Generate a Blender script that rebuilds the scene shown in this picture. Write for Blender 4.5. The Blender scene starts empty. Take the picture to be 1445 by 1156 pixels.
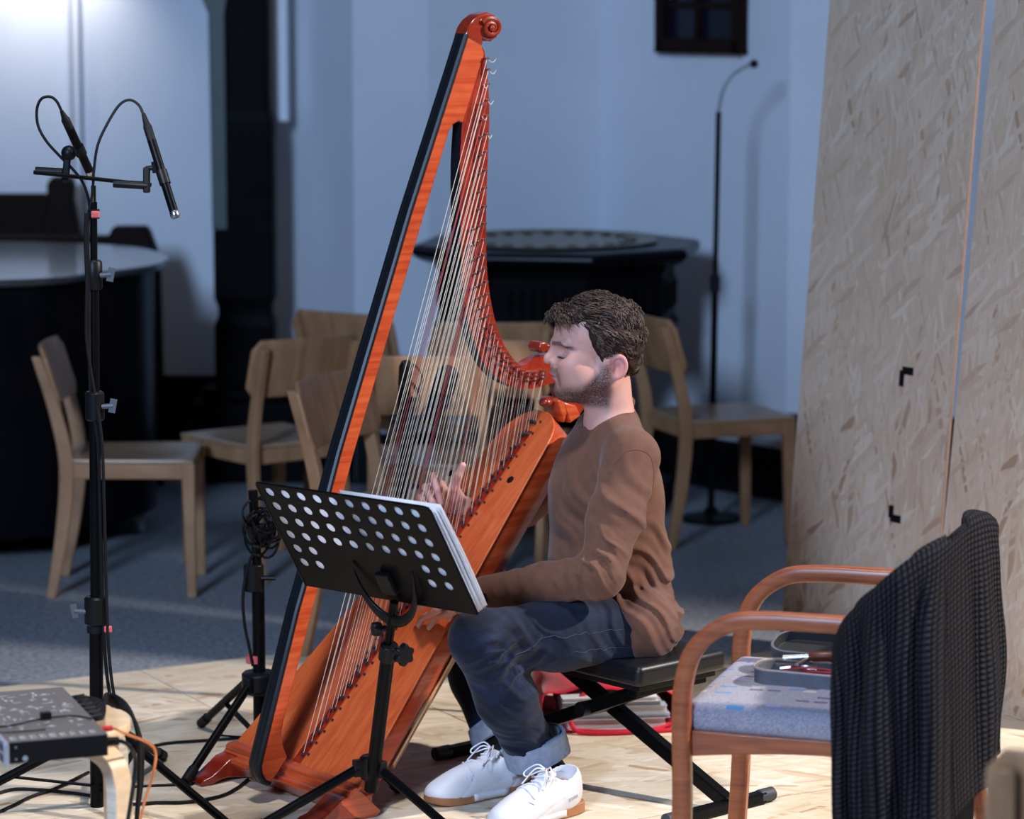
import bpy, bmesh, math, random
import numpy as np
from mathutils import Vector, Matrix, noise as mnoise
random.seed(7)
C = bpy.context.scene.collection
PI = math.pi
FPX, HC, YH = 4300.0, 2.0, -40.0
PITCH = math.atan((578 - YH) / FPX)
cp, sp = math.cos(PITCH), math.sin(PITCH)
def ray(px, py):
    u = (px - 722.5) / FPX; v = (578 - py) / FPX
    return Vector((u, cp + v * sp, -sp + v * cp))
def P(px, py, Y):
    """world point seen at photo pixel (px, py) standing Y metres in front of the camera"""
    d = ray(px, py); k = Y / d.y
    return Vector((d.x * k, Y, HC + d.z * k))
def FL(px, py, z=0.0):
    """world point seen at photo pixel (px, py) lying at height z"""
    d = ray(px, py); k = (z - HC) / d.z
    return Vector((d.x * k, d.y * k, z))
def V(*a): return Vector(a)
# ------------------------------------------------------------------ objects
def tag(o, label=None, cat=None, group=None, kind=None):
    if label: o['label'] = label
    if cat: o['category'] = cat
    if group: o['group'] = group
    if kind: o['kind'] = kind
    return o
FR = {}
def thing(name, label, cat, loc=(0, 0, 0), rz=0.0, group=None):
    o = bpy.data.objects.new(name, None); C.objects.link(o)
    o.empty_display_size = 0.1
    o.location = loc; o.rotation_euler = (0, 0, rz)
    FR[o.name] = (Matrix.Translation(Vector(loc)) @ Matrix.Rotation(rz, 4, 'Z')).inverted()
    return tag(o, label, cat, group)
def copy_tree(o, parent=None):
    c = o.copy(); C.objects.link(c)
    if parent is not None: c.parent = parent
    for ch in list(o.children): copy_tree(ch, c)
    return c
def link_mesh(name, me, mats, parent=None, smooth=True, frame=None, sharp=40):
    if not isinstance(mats, (list, tuple)): mats = [mats]
    for m in mats: me.materials.append(m)
    if frame is not None: me.transform(frame)
    if smooth:
        me.polygons.foreach_set('use_smooth', [True] * len(me.polygons))
        if sharp: me.set_sharp_from_angle(angle=math.radians(sharp))
    me.update()
    o = bpy.data.objects.new(name, me); C.objects.link(o)
    if parent is not None:
        o.parent = parent
        if parent.name in FR: FR[o.name] = FR[parent.name]
    return o
def rot_to(zdir):
    return Vector((0, 0, 1)).rotation_difference(Vector(zdir).normalized()).to_matrix()
class MB:
    """collects shapes into ONE mesh"""
    def __init__(s): s.v = []; s.f = []; s.m = []
    def add(s, vs, fs, mi=0):
        b = len(s.v); s.v += [tuple(x) for x in vs]
        for f in fs: s.f.append([i + b for i in f]); s.m.append(mi)
        return s
    def box(s, c, size, R=None, mi=0, taper=1.0):
        c = Vector(c); h = Vector(size) / 2; vs = []
        for z in (-1, 1):
            k = taper if z > 0 else 1.0
            for x, y in ((-1, -1), (1, -1), (1, 1), (-1, 1)):
                p = Vector((x * h.x * k, y * h.y * k, z * h.z))
                if R is not None: p = R @ p
                vs.append(c + p)
        return s.add(vs, [(3, 2, 1, 0), (4, 5, 6, 7), (0, 1, 5, 4), (1, 2, 6, 5), (2, 3, 7, 6), (3, 0, 4, 7)], mi)
    def bar(s, a, b, w, t, up=(0, 0, 1), mi=0, w2=None, t2=None):
        """rectangular bar from a to b; w across, t along up"""
        a = Vector(a); b = Vector(b); d = (b - a).normalized(); up = Vector(up)
        x = d.cross(up)
        if x.length < 1e-5: x = d.cross(Vector((1, 0, 0)))
        x.normalize(); y = x.cross(d).normalized()
        w2 = w if w2 is None else w2; t2 = t if t2 is None else t2
        vs = []
        for p, ww, tt in ((a, w, t), (b, w2, t2)):
            for i, j in ((-1, -1), (1, -1), (1, 1), (-1, 1)):
                vs.append(p + x * (i * ww / 2) + y * (j * tt / 2))
        return s.add(vs, [(3, 2, 1, 0), (4, 5, 6, 7), (0, 1, 5, 4), (1, 2, 6, 5), (2, 3, 7, 6), (3, 0, 4, 7)], mi)
    def tube(s, pts, r, seg=8, mi=0, closed=False, flat=None):
        pts = [Vector(p) for p in pts]; n = len(pts)
        rs = r if isinstance(r, (list, tuple)) else [r] * n
        tang = []
        for i in range(n):
            a = pts[i - 1] if (i > 0 or closed) else pts[i]
            b = pts[(i + 1) % n] if (i < n - 1 or closed) else pts[i]
            t = (b - a); tang.append(t.normalized() if t.length > 1e-9 else Vector((0, 0, 1)))
        ref = Vector((0, 0, 1)) if abs(tang[0].z) < 0.9 else Vector((1, 0, 0))
        x = tang[0].cross(ref).normalized(); vs = []
        for i in range(n):
            if i: x = (x - tang[i] * x.dot(tang[i]))
            x = x.normalized() if x.length > 1e-6 else tang[i].orthogonal().normalized()
            y = tang[i].cross(x)
            for k in range(seg):
                a = 2 * PI * k / seg
                vs.append(pts[i] + x * (rs[i] * math.cos(a)) + y * (rs[i] * math.sin(a) * (flat or 1)))
        fs = []
        for i in range(n if closed else n - 1):
            j = (i + 1) % n
            for k in range(seg):
                l = (k + 1) % seg
                fs.append((i * seg + k, i * seg + l, j * seg + l, j * seg + k))
        if not closed:
            fs.append(tuple(range(seg - 1, -1, -1))); fs.append(tuple((n - 1) * seg + k for k in range(seg)))
        return s.add(vs, fs, mi)
    def lathe(s, prof, c=(0, 0, 0), R=None, seg=24, mi=0, sx=1, sy=1, cap=True, a0=0.0):
        c = Vector(c); vs = []; fs = []; n = len(prof)
        for r, z in prof:
            for k in range(seg):
                a = a0 + 2 * PI * k / seg
                p = Vector((r * math.cos(a) * sx, r * math.sin(a) * sy, z))
                if R is not None: p = R @ p
                vs.append(c + p)
        for i in range(n - 1):
            for k in range(seg):
                l = (k + 1) % seg
                fs.append((i * seg + k, i * seg + l, (i + 1) * seg + l, (i + 1) * seg + k))
        if cap:
            fs.append(tuple(range(seg - 1, -1, -1))); fs.append(tuple((n - 1) * seg + k for k in range(seg)))
        return s.add(vs, fs, mi)
    def cyl(s, a, b, r, seg=16, mi=0, r2=None):
        return s.tube([a, b], [r, r if r2 is None else r2], seg, mi)
    def ball(s, c, r, seg=16, rings=8, mi=0, R=None):
        r = r if isinstance(r, (tuple, list)) else (r, r, r)
        vs = []; fs = []; c = Vector(c)
        for i in range(1, rings):
            t = PI * i / rings
            for k in range(seg):
                a = 2 * PI * k / seg
                p = Vector((r[0] * math.sin(t) * math.cos(a), r[1] * math.sin(t) * math.sin(a), r[2] * math.cos(t)))
                vs.append(c + (R @ p if R is not None else p))
        for p in (Vector((0, 0, r[2])), Vector((0, 0, -r[2]))): vs.append(c + (R @ p if R is not None else p))
        T = len(vs) - 2
        for i in range(rings - 2):
            for k in range(seg):
                l = (k + 1) % seg
                fs.append((i * seg + k, (i + 1) * seg + k, (i + 1) * seg + l, i * seg + l))
        for k in range(seg):
            l = (k + 1) % seg
            fs.append((T, k, l)); fs.append((T + 1, (rings - 2) * seg + l, (rings - 2) * seg + k))
        return s.add(vs, fs, mi)
    def prism(s, poly, f0, f1, mi=0, mi_side=None):
        """poly of 2D points, f0 / f1 map a 2D point to the two faces"""
        n = len(poly); vs = [f0(*p) for p in poly] + [f1(*p) for p in poly]
        s.add(vs, [tuple(range(n - 1, -1, -1)), tuple(range(n, 2 * n))], mi)
        s.add(vs, [(i, (i + 1) % n, n + (i + 1) % n, n + i) for i in range(n)], mi if mi_side is None else mi_side)
        return s
    def grid(s, fn, nu, nv, mi=0, closed_u=False):
        vs = [fn(i / (nu if closed_u else nu - 1), j / (nv - 1)) for i in range(nu) for j in range(nv)]; fs = []
        for i in range(nu if closed_u else nu - 1):
            for j in range(nv - 1):
                k = (i + 1) % nu
                fs.append((i * nv + j, k * nv + j, k * nv + j + 1, i * nv + j + 1))
        return s.add(vs, fs, mi)
    def mesh(s, name, weld=True, fixn=True):
        me = bpy.data.meshes.new(name)
        me.from_pydata(s.v, [], s.f)
        me.polygons.foreach_set('material_index', s.m)
        if weld or fixn:
            bm = bmesh.new(); bm.from_mesh(me)
            if weld: bmesh.ops.remove_doubles(bm, verts=bm.verts, dist=1e-6)
            if fixn: bmesh.ops.recalc_face_normals(bm, faces=bm.faces)
            bm.to_mesh(me); bm.free()
        return me
    def build(s, name, mats, parent=None, smooth=True, bevel=0, local=False, sharp=40, bseg=2, solid=0, subd=0, weld=True):
        me = s.mesh(name, weld)
        fr = None
        if parent is not None and not local: fr = FR.get(parent.name)
        o = link_mesh(name, me, mats, parent, smooth, fr, sharp)
        if solid:
            m = o.modifiers.new('solid', 'SOLIDIFY'); m.thickness = solid; m.offset = 0
        if bevel:
            m = o.modifiers.new('bevel', 'BEVEL'); m.width = bevel; m.segments = bseg; m.limit_method = 'ANGLE'; m.angle_limit = math.radians(35); m.harden_normals = False
        if subd:
            m = o.modifiers.new('sub', 'SUBSURF'); m.levels = subd; m.render_levels = subd
        return o
def bez(pts, n=24):
    """smooth Catmull-Rom through pts"""
    pts = [Vector(p) for p in pts]; out = []; q = [pts[0] * 2 - pts[1]] + pts + [pts[-1] * 2 - pts[-2]]
    m = len(pts) - 1; per = max(2, n // m)
    for i in range(m):
        a, b, c, d = q[i:i + 4]
        for k in range(per):
            t = k / per
            out.append(0.5 * ((2 * b) + (c - a) * t + (2 * a - 5 * b + 4 * c - d) * t * t + (3 * b - a - 3 * c + d) * t ** 3))
    out.append(pts[-1]); return out
# ------------------------------------------------------------------ signed distance shapes -> one continuous surface
def A(v): return np.array(tuple(v), dtype=np.float32)
def s_cap(p, a, b, ra, rb=None):
    a = A(a); b = A(b); rb = ra if rb is None else rb
    ba = b - a; h = np.clip(((p - a) @ ba) / max(float(ba @ ba), 1e-9), 0, 1)
    return np.linalg.norm(p - a - h[:, None] * ba, axis=1) - (ra + (rb - ra) * h)
def s_chain(p, pts, rs, k=0.012):
    d = None
    for i in range(len(pts) - 1):
        e = s_cap(p, pts[i], pts[i + 1], rs[i], rs[i + 1])
        d = e if d is None else smin(d, e, k)
    return d
def s_ell(p, c, r, R=None):
    q = p - A(c)
    if R is not None: q = q @ np.array(R, dtype=np.float32)
    r = A(r); k0 = np.linalg.norm(q / r, axis=1); k1 = np.linalg.norm(q / (r * r), axis=1) + 1e-9
    return k0 * (k0 - 1) / k1
def s_box(p, c, hs, R=None, rd=0.0):
    q = p - A(c)
    if R is not None: q = q @ np.array(R, dtype=np.float32)
    q = np.abs(q) - (A(hs) - rd)
    return np.linalg.norm(np.maximum(q, 0), axis=1) + np.minimum(q.max(axis=1), 0) - rd
def smin(a, b, k):
    h = np.clip(0.5 + 0.5 * (b - a) / k, 0, 1)
    return b + (a - b) * h - k * h * (1 - h)
def smax(a, b, k): return -smin(-a, -b, k)
def s_plane(p, c, n): return (p - A(c)) @ A(Vector(n).normalized())
def surfnet(fn, lo, hi, h, B=8):
    lo = A(lo); hi = A(hi)
    n = (np.ceil((hi - lo) / h / B).astype(int) * B)
    nb = n // B
    bi = np.stack(np.meshgrid(*[np.arange(k) for k in nb], indexing='ij'), -1).reshape(-1, 3)
    cen = lo + (bi * B + (B - 1) / 2) * h
    fc = fn(cen.astype(np.float32))
    F = np.repeat(np.repeat(np.repeat(np.sign(fc).reshape(nb), B, 0), B, 1), B, 2).astype(np.float32) * 0.1
    act = bi[np.abs(fc) < B * h * 1.7]
    off = np.stack(np.meshgrid(*[np.arange(B)] * 3, indexing='ij'), -1).reshape(-1, 3)
    CH = 256
    for i in range(0, len(act), CH):
        idx = (act[i:i + CH, None, :] * B + off[None]).reshape(-1, 3)
        F[idx[:, 0], idx[:, 1], idx[:, 2]] = fn((lo + idx * h).astype(np.float32))
    S = F < 0
    c = np.zeros(tuple(np.array(F.shape) - 1), dtype=np.int8)
    for dx in (0, 1):
        for dy in (0, 1):
            for dz in (0, 1):
                c += S[dx:F.shape[0] - 1 + dx, dy:F.shape[1] - 1 + dy, dz:F.shape[2] - 1 + dz]
    cells = np.argwhere((c > 0) & (c < 8))
    vid = -np.ones(c.shape, dtype=np.int64); vid[cells[:, 0], cells[:, 1], cells[:, 2]] = np.arange(len(cells))
    acc = np.zeros((len(cells), 3)); cnt = np.zeros(len(cells))
    cor = [(x, y, z) for x in (0, 1) for y in (0, 1) for z in (0, 1)]
    for a in cor:
        for ax in range(3):
            if a[ax]: continue
            b = list(a); b[ax] = 1
            fa = F[cells[:, 0] + a[0], cells[:, 1] + a[1], cells[:, 2] + a[2]]; fb = F[cells[:, 0] + b[0], cells[:, 1] + b[1], cells[:, 2] + b[2]]
            m = (fa < 0) != (fb < 0)
            t = np.where(m, fa / np.where(fa - fb == 0, 1, fa - fb), 0)
            pt = np.array(a, float)[None].repeat(len(cells), 0); pt[:, ax] += t
            acc[m] += pt[m]; cnt[m] += 1
    vs = lo + (cells + acc / cnt[:, None]) * h
    quads = []
    for ax in range(3):
        o1, o2 = [(1, 2), (2, 0), (0, 1)][ax]
        sl0 = [slice(None)] * 3; sl1 = [slice(None)] * 3
        sl0[ax] = slice(0, -1); sl1[ax] = slice(1, None)
        s0 = S[tuple(sl0)]; s1 = S[tuple(sl1)]
        e = np.argwhere(s0 != s1)
        ok = (e[:, o1] > 0) & (e[:, o2] > 0) & (e[:, o1] < F.shape[o1] - 1) & (e[:, o2] < F.shape[o2] - 1)
        e = e[ok]; ins = s0[e[:, 0], e[:, 1], e[:, 2]]
        def g(d1, d2):
            q = e.copy(); q[:, o1] += d1; q[:, o2] += d2
            return vid[q[:, 0], q[:, 1], q[:, 2]]
        q = np.stack([g(-1, -1), g(0, -1), g(0, 0), g(-1, 0)], 1)
        q[~ins] = q[~ins][:, ::-1]
        quads.append(q)
    return vs, np.concatenate(quads)
def sdf_obj(name, fn, lo, hi, h, mats, parent, color=None, smooth_it=2, post=None):
    vs, qs = surfnet(fn, lo, hi, h)
    me = bpy.data.meshes.new(name)
    me.vertices.add(len(vs)); me.vertices.foreach_set('co', vs.astype(np.float32).ravel())
    me.loops.add(len(qs) * 4); me.loops.foreach_set('vertex_index', qs.astype(np.int32).ravel())
    me.polygons.add(len(qs)); me.polygons.foreach_set('loop_start', np.arange(len(qs), dtype=np.int32) * 4)
    me.update(calc_edges=True); me.validate()
    if smooth_it:
        bm = bmesh.new(); bm.from_mesh(me)
        for _ in range(smooth_it): bmesh.ops.smooth_vert(bm, verts=bm.verts, factor=0.5, use_axis_x=True, use_axis_y=True, use_axis_z=True)
        bm.to_mesh(me); bm.free()
    if color is not None:
        co = np.empty(len(me.vertices) * 3, dtype=np.float32); me.vertices.foreach_get('co', co)
        col = color(co.reshape(-1, 3))
        at = me.color_attributes.new('tint', 'FLOAT_COLOR', 'POINT'); at.data.foreach_set('color', col.astype(np.float32).ravel())
    return link_mesh(name, me, mats, parent, True, FR.get(parent.name) if parent else None, 0)
# ------------------------------------------------------------------ materials
def S2L(r, g, b):
    f = lambda c: (c / 255 / 12.92) if c / 255 <= 0.04045 else ((c / 255 + 0.055) / 1.055) ** 2.4
    return (f(r), f(g), f(b), 1)
class NT:
    def __init__(s, name):
        s.m = bpy.data.materials.new(name); s.m.use_nodes = True
        s.t = s.m.node_tree; s.b = s.t.nodes['Principled BSDF']
    def n(s, typ, **kw):
        x = s.t.nodes.new(typ)
        for k, v in kw.items():
            if k.startswith('i_'):
                x.inputs[k[2:].replace('_', ' ')].default_value = v
            else: setattr(x, k, v)
        return x
    def l(s, a, b): s.t.links.new(a, b)
    def coord(s, scale=(1, 1, 1), rot=(0, 0, 0), kind='Object'):
        tc = s.n('ShaderNodeTexCoord'); mp = s.n('ShaderNodeMapping')
        mp.inputs['Scale'].default_value = scale; mp.inputs['Rotation'].default_value = rot
        s.l(tc.outputs[kind], mp.inputs[0]); return mp.outputs[0]
    def ramp(s, fac, stops, interp='LINEAR'):
        r = s.n('ShaderNodeValToRGB'); r.color_ramp.interpolation = interp
        while len(r.color_ramp.elements) < len(stops): r.color_ramp.elements.new(0.5)
        for e, (p, c) in zip(r.color_ramp.elements, stops): e.position = p; e.color = c if len(c) == 4 else (*c, 1)
        s.l(fac, r.inputs[0]); return r.outputs[0]
    def mix(s, fac, a, b, mode='MIX'):
        m = s.n('ShaderNodeMix', data_type='RGBA', blend_type=mode)
        for sock, val in ((m.inputs[0], fac), (m.inputs[6], a), (m.inputs[7], b)):
            if isinstance(val, bpy.types.NodeSocket): s.l(val, sock)
            else: sock.default_value = val
        return m.outputs[2]
    def math(s, op, a, b=0.0):
        m = s.n('ShaderNodeMath', operation=op)
        for i, val in enumerate((a, b)):
            if isinstance(val, bpy.types.NodeSocket): s.l(val, m.inputs[i])
            else: m.inputs[i].default_value = val
        return m.outputs[0]
    def noise(s, vec, scale, detail=4, rough=0.55, dist=0):
        x = s.n('ShaderNodeTexNoise'); s.l(vec, x.inputs['Vector'])
        x.inputs['Scale'].default_value = scale; x.inputs['Detail'].default_value = detail; x.inputs['Roughness'].default_value = rough; x.inputs['Distortion'].default_value = dist
        return x.outputs[0]
    def bump(s, h, strength=0.3, dist=0.002):
        b = s.n('ShaderNodeBump'); b.inputs['Strength'].default_value = strength; b.inputs['Distance'].default_value = dist
        s.l(h, b.inputs['Height']); s.l(b.outputs[0], s.b.inputs['Normal'])
    def set(s, col=None, rough=None, metal=None, coat=None, spec=None, sheen=None, sss=None):
        i = s.b.inputs
        if col is not None:
            if isinstance(col, bpy.types.NodeSocket): s.l(col, i['Base Color'])
            else: i['Base Color'].default_value = col
        if rough is not None:
            if isinstance(rough, bpy.types.NodeSocket): s.l(rough, i['Roughness'])
            else: i['Roughness'].default_value = rough
        if metal is not None: i['Metallic'].default_value = metal
        if coat is not None: i['Coat Weight'].default_value = coat; i['Coat Roughness'].default_value = 0.12
        if spec is not None: i['Specular IOR Level'].default_value = spec
        if sheen is not None: i['Sheen Weight'].default_value = sheen
        if sss is not None:
            i['Subsurface Weight'].default_value = sss; i['Subsurface Radius'].default_value = (0.012, 0.004, 0.002); i['Subsurface Scale'].default_value = 1.0
        return s.m
def plain(name, col, rough=0.5, metal=0, var=0.12, scale=18, bump=0.0, bscale=150, coat=None, spec=None, sheen=None):
    t = NT(name); c = t.coord()
    n = t.noise(c, scale, 3)
    lo = tuple(x * (1 - var) for x in col[:3]) + (1,); hi = tuple(min(1, x * (1 + var)) for x in col[:3]) + (1,)
    t.set(t.ramp(n, [(0.3, lo), (0.7, hi)]), rough, metal, coat, spec, sheen)
    if bump: t.bump(t.noise(c, bscale, 3), bump, 0.001)
    return t.m
def wood(name, dark, light, scale=(3, 40, 40), rough=0.4, coat=None, spec=None, fig=None):
    t = NT(name); c = t.coord(scale)
    n = t.noise(c, 1.0, 6, 0.6, 0.6)
    col = t.ramp(n, [(0.3, dark), (0.7, light)])
    if fig:
        c2 = t.coord(fig[0]); w = t.noise(c2, 1.0, 2, 0.5, 0.4)
        col = t.mix(t.ramp(w, [(0.38, (0, 0, 0)), (0.62, (1, 1, 1))]), col, fig[1], 'MULTIPLY')
    t.set(col, rough, 0, coat, spec); t.bump(n, 0.06, 0.001)
    return t.m
def osb(name, base, dark, light, rot, k=1.0):
    """strand board: long wood flakes lying mostly one way"""
    t = NT(name)
    col = None; hs = None
    for i, (ang, st) in enumerate(((0.0, 9.0), (0.35, 8.0), (-0.4, 7.5), (0.9, 5.0))):
        c = t.coord((1, 1, 1), (rot[0], rot[1], rot[2]))
        mp = t.n('ShaderNodeMapping'); mp.inputs['Rotation'].default_value = (0, 0, ang); t.l(c, mp.inputs[0])
        nz = t.n('ShaderNodeTexNoise'); t.l(mp.outputs[0], nz.inputs['Vector']); nz.inputs['Scale'].default_value = 7
        mp2 = t.n('ShaderNodeMapping'); mp2.inputs['Scale'].default_value = (5.0 * k + 1.6 * i, (6.5 * k + 1.6 * i) * st * 0.95, 3); mp2.inputs['Location'].default_value = (i * 3.7, i * 1.9, 0)
        t.l(mp.outputs[0], mp2.inputs[0])
        ad = t.n('ShaderNodeVectorMath', operation='ADD'); sc = t.n('ShaderNodeVectorMath', operation='SCALE'); sc.inputs['Scale'].default_value = 0.9
        t.l(nz.outputs['Color'], sc.inputs[0]); t.l(mp2.outputs[0], ad.inputs[0]); t.l(sc.outputs[0], ad.inputs[1])
        vo = t.n('ShaderNodeTexVoronoi', voronoi_dimensions='2D'); t.l(ad.outputs[0], vo.inputs['Vector']); vo.inputs['Scale'].default_value = 1.0
        sep = t.n('ShaderNodeSeparateColor'); t.l(vo.outputs['Color'], sep.inputs[0])
        tone = t.ramp(sep.outputs[0], [(0.0, dark), (0.05, tuple(0.6 * a + 0.4 * b for a, b in zip(base, dark))), (0.14, tuple(0.85 * a + 0.15 * b for a, b in zip(base, dark))), (0.4, base), (0.8, tuple(0.6 * a + 0.4 * b for a, b in zip(base, light))), (1.0, light)])
        if col is None: col = tone; hs = sep.outputs[0]
        else:
            g = t.math('GREATER_THAN', sep.outputs[1], 0.66)
            col = t.mix(g, col, tone)
    c = t.coord((1, 1, 1), rot)
    mp = t.n('ShaderNodeMapping'); mp.inputs['Scale'].default_value = (9, 150, 9); t.l(c, mp.inputs[0])
    fine = t.noise(mp.outputs[0], 1.0, 4)
    col = t.mix(0.35, col, t.ramp(fine, [(0.3, (0.62, 0.6, 0.58, 1)), (0.65, (1, 1, 1, 1))]), 'MULTIPLY')
    t.set(col, 0.6, 0, None, 0.25); t.bump(fine, 0.12, 0.002)
    return t.m
M = {}
M['wall'] = plain('wall_paint', S2L(216, 220, 228), 0.75, 0, 0.02, 3, 0.08, 60)
def stone():
    t = NT('terrazzo'); c = t.coord()
    a = t.noise(c, 55, 4, 0.7); b = t.noise(c, 1.2, 3)
    col = t.ramp(a, [(0.3, S2L(104, 106, 112)), (0.5, S2L(144, 146, 152)), (0.7, S2L(182, 184, 190))])
    col = t.mix(0.5, col, t.ramp(b, [(0.3, (0.7, 0.7, 0.72)), (0.7, (1, 1, 1))]), 'MULTIPLY')
    t.set(col, 0.55, 0, None, 0.3); return t.m
M['floor'] = stone()
M['black_trim'] = plain('black_trim', (0.005, 0.005, 0.007, 1), 0.5, spec=0.15)
OB, OD, OL = S2L(206, 180, 156), S2L(172, 138, 110), S2L(218, 200, 180)
M['osb_floor'] = osb('strand_board_floor', S2L(222, 202, 176), S2L(188, 154, 120), S2L(236, 222, 202), (0, 0, 0.15), 0.7)
M['osb_wall'] = osb('strand_board_wall', OB, OD, OL, (0, 0, PI / 2), 1.15)
M['osb_edge'] = plain('board_edge', S2L(118, 94, 80), 0.85)
M['black_plastic'] = plain('black_plastic', (0.005, 0.005, 0.006, 1), 0.42, spec=0.2)
M['black_metal'] = plain('black_metal', (0.003, 0.003, 0.0035, 1), 0.34, 0.0, spec=0.10)
M['black_rubber'] = plain('black_rubber', (0.006, 0.006, 0.007, 1), 0.6, spec=0.2)
M['steel'] = plain('steel', (0.62, 0.62, 0.64, 1), 0.25, 1.0)
M['brass'] = plain('brass', (0.20, 0.15, 0.07, 1), 0.32, 1.0)
M['red_tape'] = plain('red_tape', S2L(214, 92, 92), 0.6)
M['chair_wood'] = wood('beech', S2L(148, 106, 74), S2L(180, 136, 98), (6, 30, 6), 0.38, None, 0.4)
M['seat_wood'] = wood('beech_seat', S2L(150, 116, 86), S2L(186, 150, 118), (5, 30, 30), 0.3, None, 0.6)
M['arm_wood'] = wood('cherry', S2L(126, 62, 34), S2L(166, 92, 54), (6, 60, 60), 0.36, 0.15)
M['birch'] = wood('birch', S2L(214, 180, 142), S2L(236, 208, 172), (5, 25, 25), 0.4)
M['ply_edge'] = wood('ply_edge', S2L(190, 176, 160), S2L(226, 216, 200), (4, 4, 120), 0.5)
M['harp'] = wood('harp_maple', S2L(180, 68, 32), S2L(202, 90, 46), (4, 30, 6), 0.3, 0.45, 0.5, ((3, 3, 70), S2L(226, 196, 176)))
M['harp_board'] = wood('harp_spruce', S2L(184, 74, 34), S2L(214, 104, 54), (9, 60, 9), 0.34, 0.4, 0.5)
M['harp_neck'] = wood('harp_neck_wood', S2L(134, 34, 15), S2L(164, 50, 22), (20, 20, 8), 0.3, 0.5, 0.5, ((30, 3, 12), S2L(210, 180, 165)))  # colour darkened to stand for the shade of the player's head
M['harp_dark'] = wood('harp_scroll_wood', S2L(112, 32, 18), S2L(150, 48, 26), (8, 30, 30), 0.22, 0.7, 0.5)
M['harp_pale'] = wood('harp_back_rail', S2L(206, 150, 104), S2L(226, 172, 124), (8, 30, 30), 0.4)
M['ebony'] = plain('ebony', (0.006, 0.008, 0.012, 1), 0.38, 0, 0.2, 20, 0, 150, None, 0.3)
M['string'] = plain('gut_string', S2L(218, 204, 186), 0.45)
M['string_red'] = plain('gut_string_red', S2L(176, 84, 78), 0.45)
M['pin_dark'] = plain('pin_dark', (0.02, 0.02, 0.025, 1), 0.35)
M['dark_oak'] = wood('dark_oak', (0.003, 0.003, 0.004, 1), (0.006, 0.005, 0.006, 1), (3, 20, 20), 0.45, None, 0.03)
M['brown_oak'] = wood('brown_oak', (0.012, 0.006, 0.005, 1), (0.020, 0.010, 0.008, 1), (3, 20, 20), 0.5, None, 0.05)
M['black_gloss'] = plain('black_gloss', (0.003, 0.003, 0.005, 1), 0.3, 0, 0.1, 8, 0, 100, None, 0.12)
M['lid'] = plain('dark_grey_lid', (0.035, 0.035, 0.038, 1), 0.36, 0, 0.15, 4, 0, 100, 0.9, 0.9)  # dark grey under a strong coat, lighter than the body
def paper():
    t = NT('paper'); t.set(t.ramp(t.noise(t.coord(), 20, 3), [(0.3, S2L(234, 234, 238)), (0.7, S2L(240, 240, 244))]), 0.7)
    tr = t.n('ShaderNodeBsdfTranslucent'); tr.inputs[0].default_value = S2L(236, 236, 242); mx = t.n('ShaderNodeMixShader'); mx.inputs[0].default_value = 0.4
    t.l(t.b.outputs[0], mx.inputs[1]); t.l(tr.outputs[0], mx.inputs[2]); t.l(mx.outputs[0], t.t.nodes['Material Output'].inputs[0]); return t.m
M['paper'] = paper()
M['red_cloth'] = plain('red_cloth', S2L(196, 24, 48), 0.75, 0, 0.15, 30, 0.3, 400, None, 0.2, 0.2)
M['grey_cloth'] = plain('grey_cloth', S2L(62, 62, 68), 0.85, 0, 0.15, 30, 0.4, 300, None, 0.2)
M['white_paint'] = plain('white_paint', S2L(226, 230, 238), 0.5, 0, 0.02)
M['grey_metal'] = plain('grey_metal', S2L(150, 158, 160), 0.4, 0.2)
M['vinyl'] = plain('black_vinyl', (0.006, 0.006, 0.008, 1), 0.4, 0, 0.1, 20, 0.15, 250, None, 0.35)
def upholstery():
    t = NT('patterned_upholstery'); c = t.coord()
    base = t.ramp(t.noise(c, 300, 2), [(0.35, S2L(128, 126, 140)), (0.65, S2L(166, 162, 172))])
    for (off, colr, thr, sc) in (((0, 0, 0), S2L(86, 62, 104), 0.90, (26, 60, 20)), ((0.33, 0.11, 0), S2L(206, 196, 176) , 0.93, (26, 56, 22)), ((0.61, 0.07, 0), S2L(84, 132, 174), 0.91, (20, 54, 20)), ((0.2, 0.5, 0), S2L(170, 160, 206), 0.90, (24, 58, 20))):
        mp = t.n('ShaderNodeMapping'); mp.inputs['Scale'].default_value = sc; mp.inputs['Location'].default_value = tuple(o * 9 for o in off); t.l(c, mp.inputs[0])
        wn = t.n('ShaderNodeTexWhiteNoise', noise_dimensions='2D')
        fl = t.n('ShaderNodeVectorMath', operation='FLOOR'); t.l(mp.outputs[0], fl.inputs[0]); t.l(fl.outputs[0], wn.inputs['Vector'])
        fr = t.n('ShaderNodeVectorMath', operation='FRACTION'); t.l(mp.outputs[0], fr.inputs[0])
        sx = t.n('ShaderNodeSeparateXYZ'); t.l(fr.outputs[0], sx.inputs[0])
        g = t.math('MULTIPLY', t.math('GREATER_THAN', wn.outputs[0], thr), t.math('LESS_THAN', sx.outputs[1], 0.55))
        g = t.math('MULTIPLY', g, t.math('LESS_THAN', sx.outputs[0], 0.75))
        base = t.mix(g, base, colr)
    t.set(base, 0.9, 0, None, 0.15); t.bump(t.noise(c, 500, 2), 0.25, 0.001)
    return t.m
M['upholstery'] = upholstery()
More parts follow.
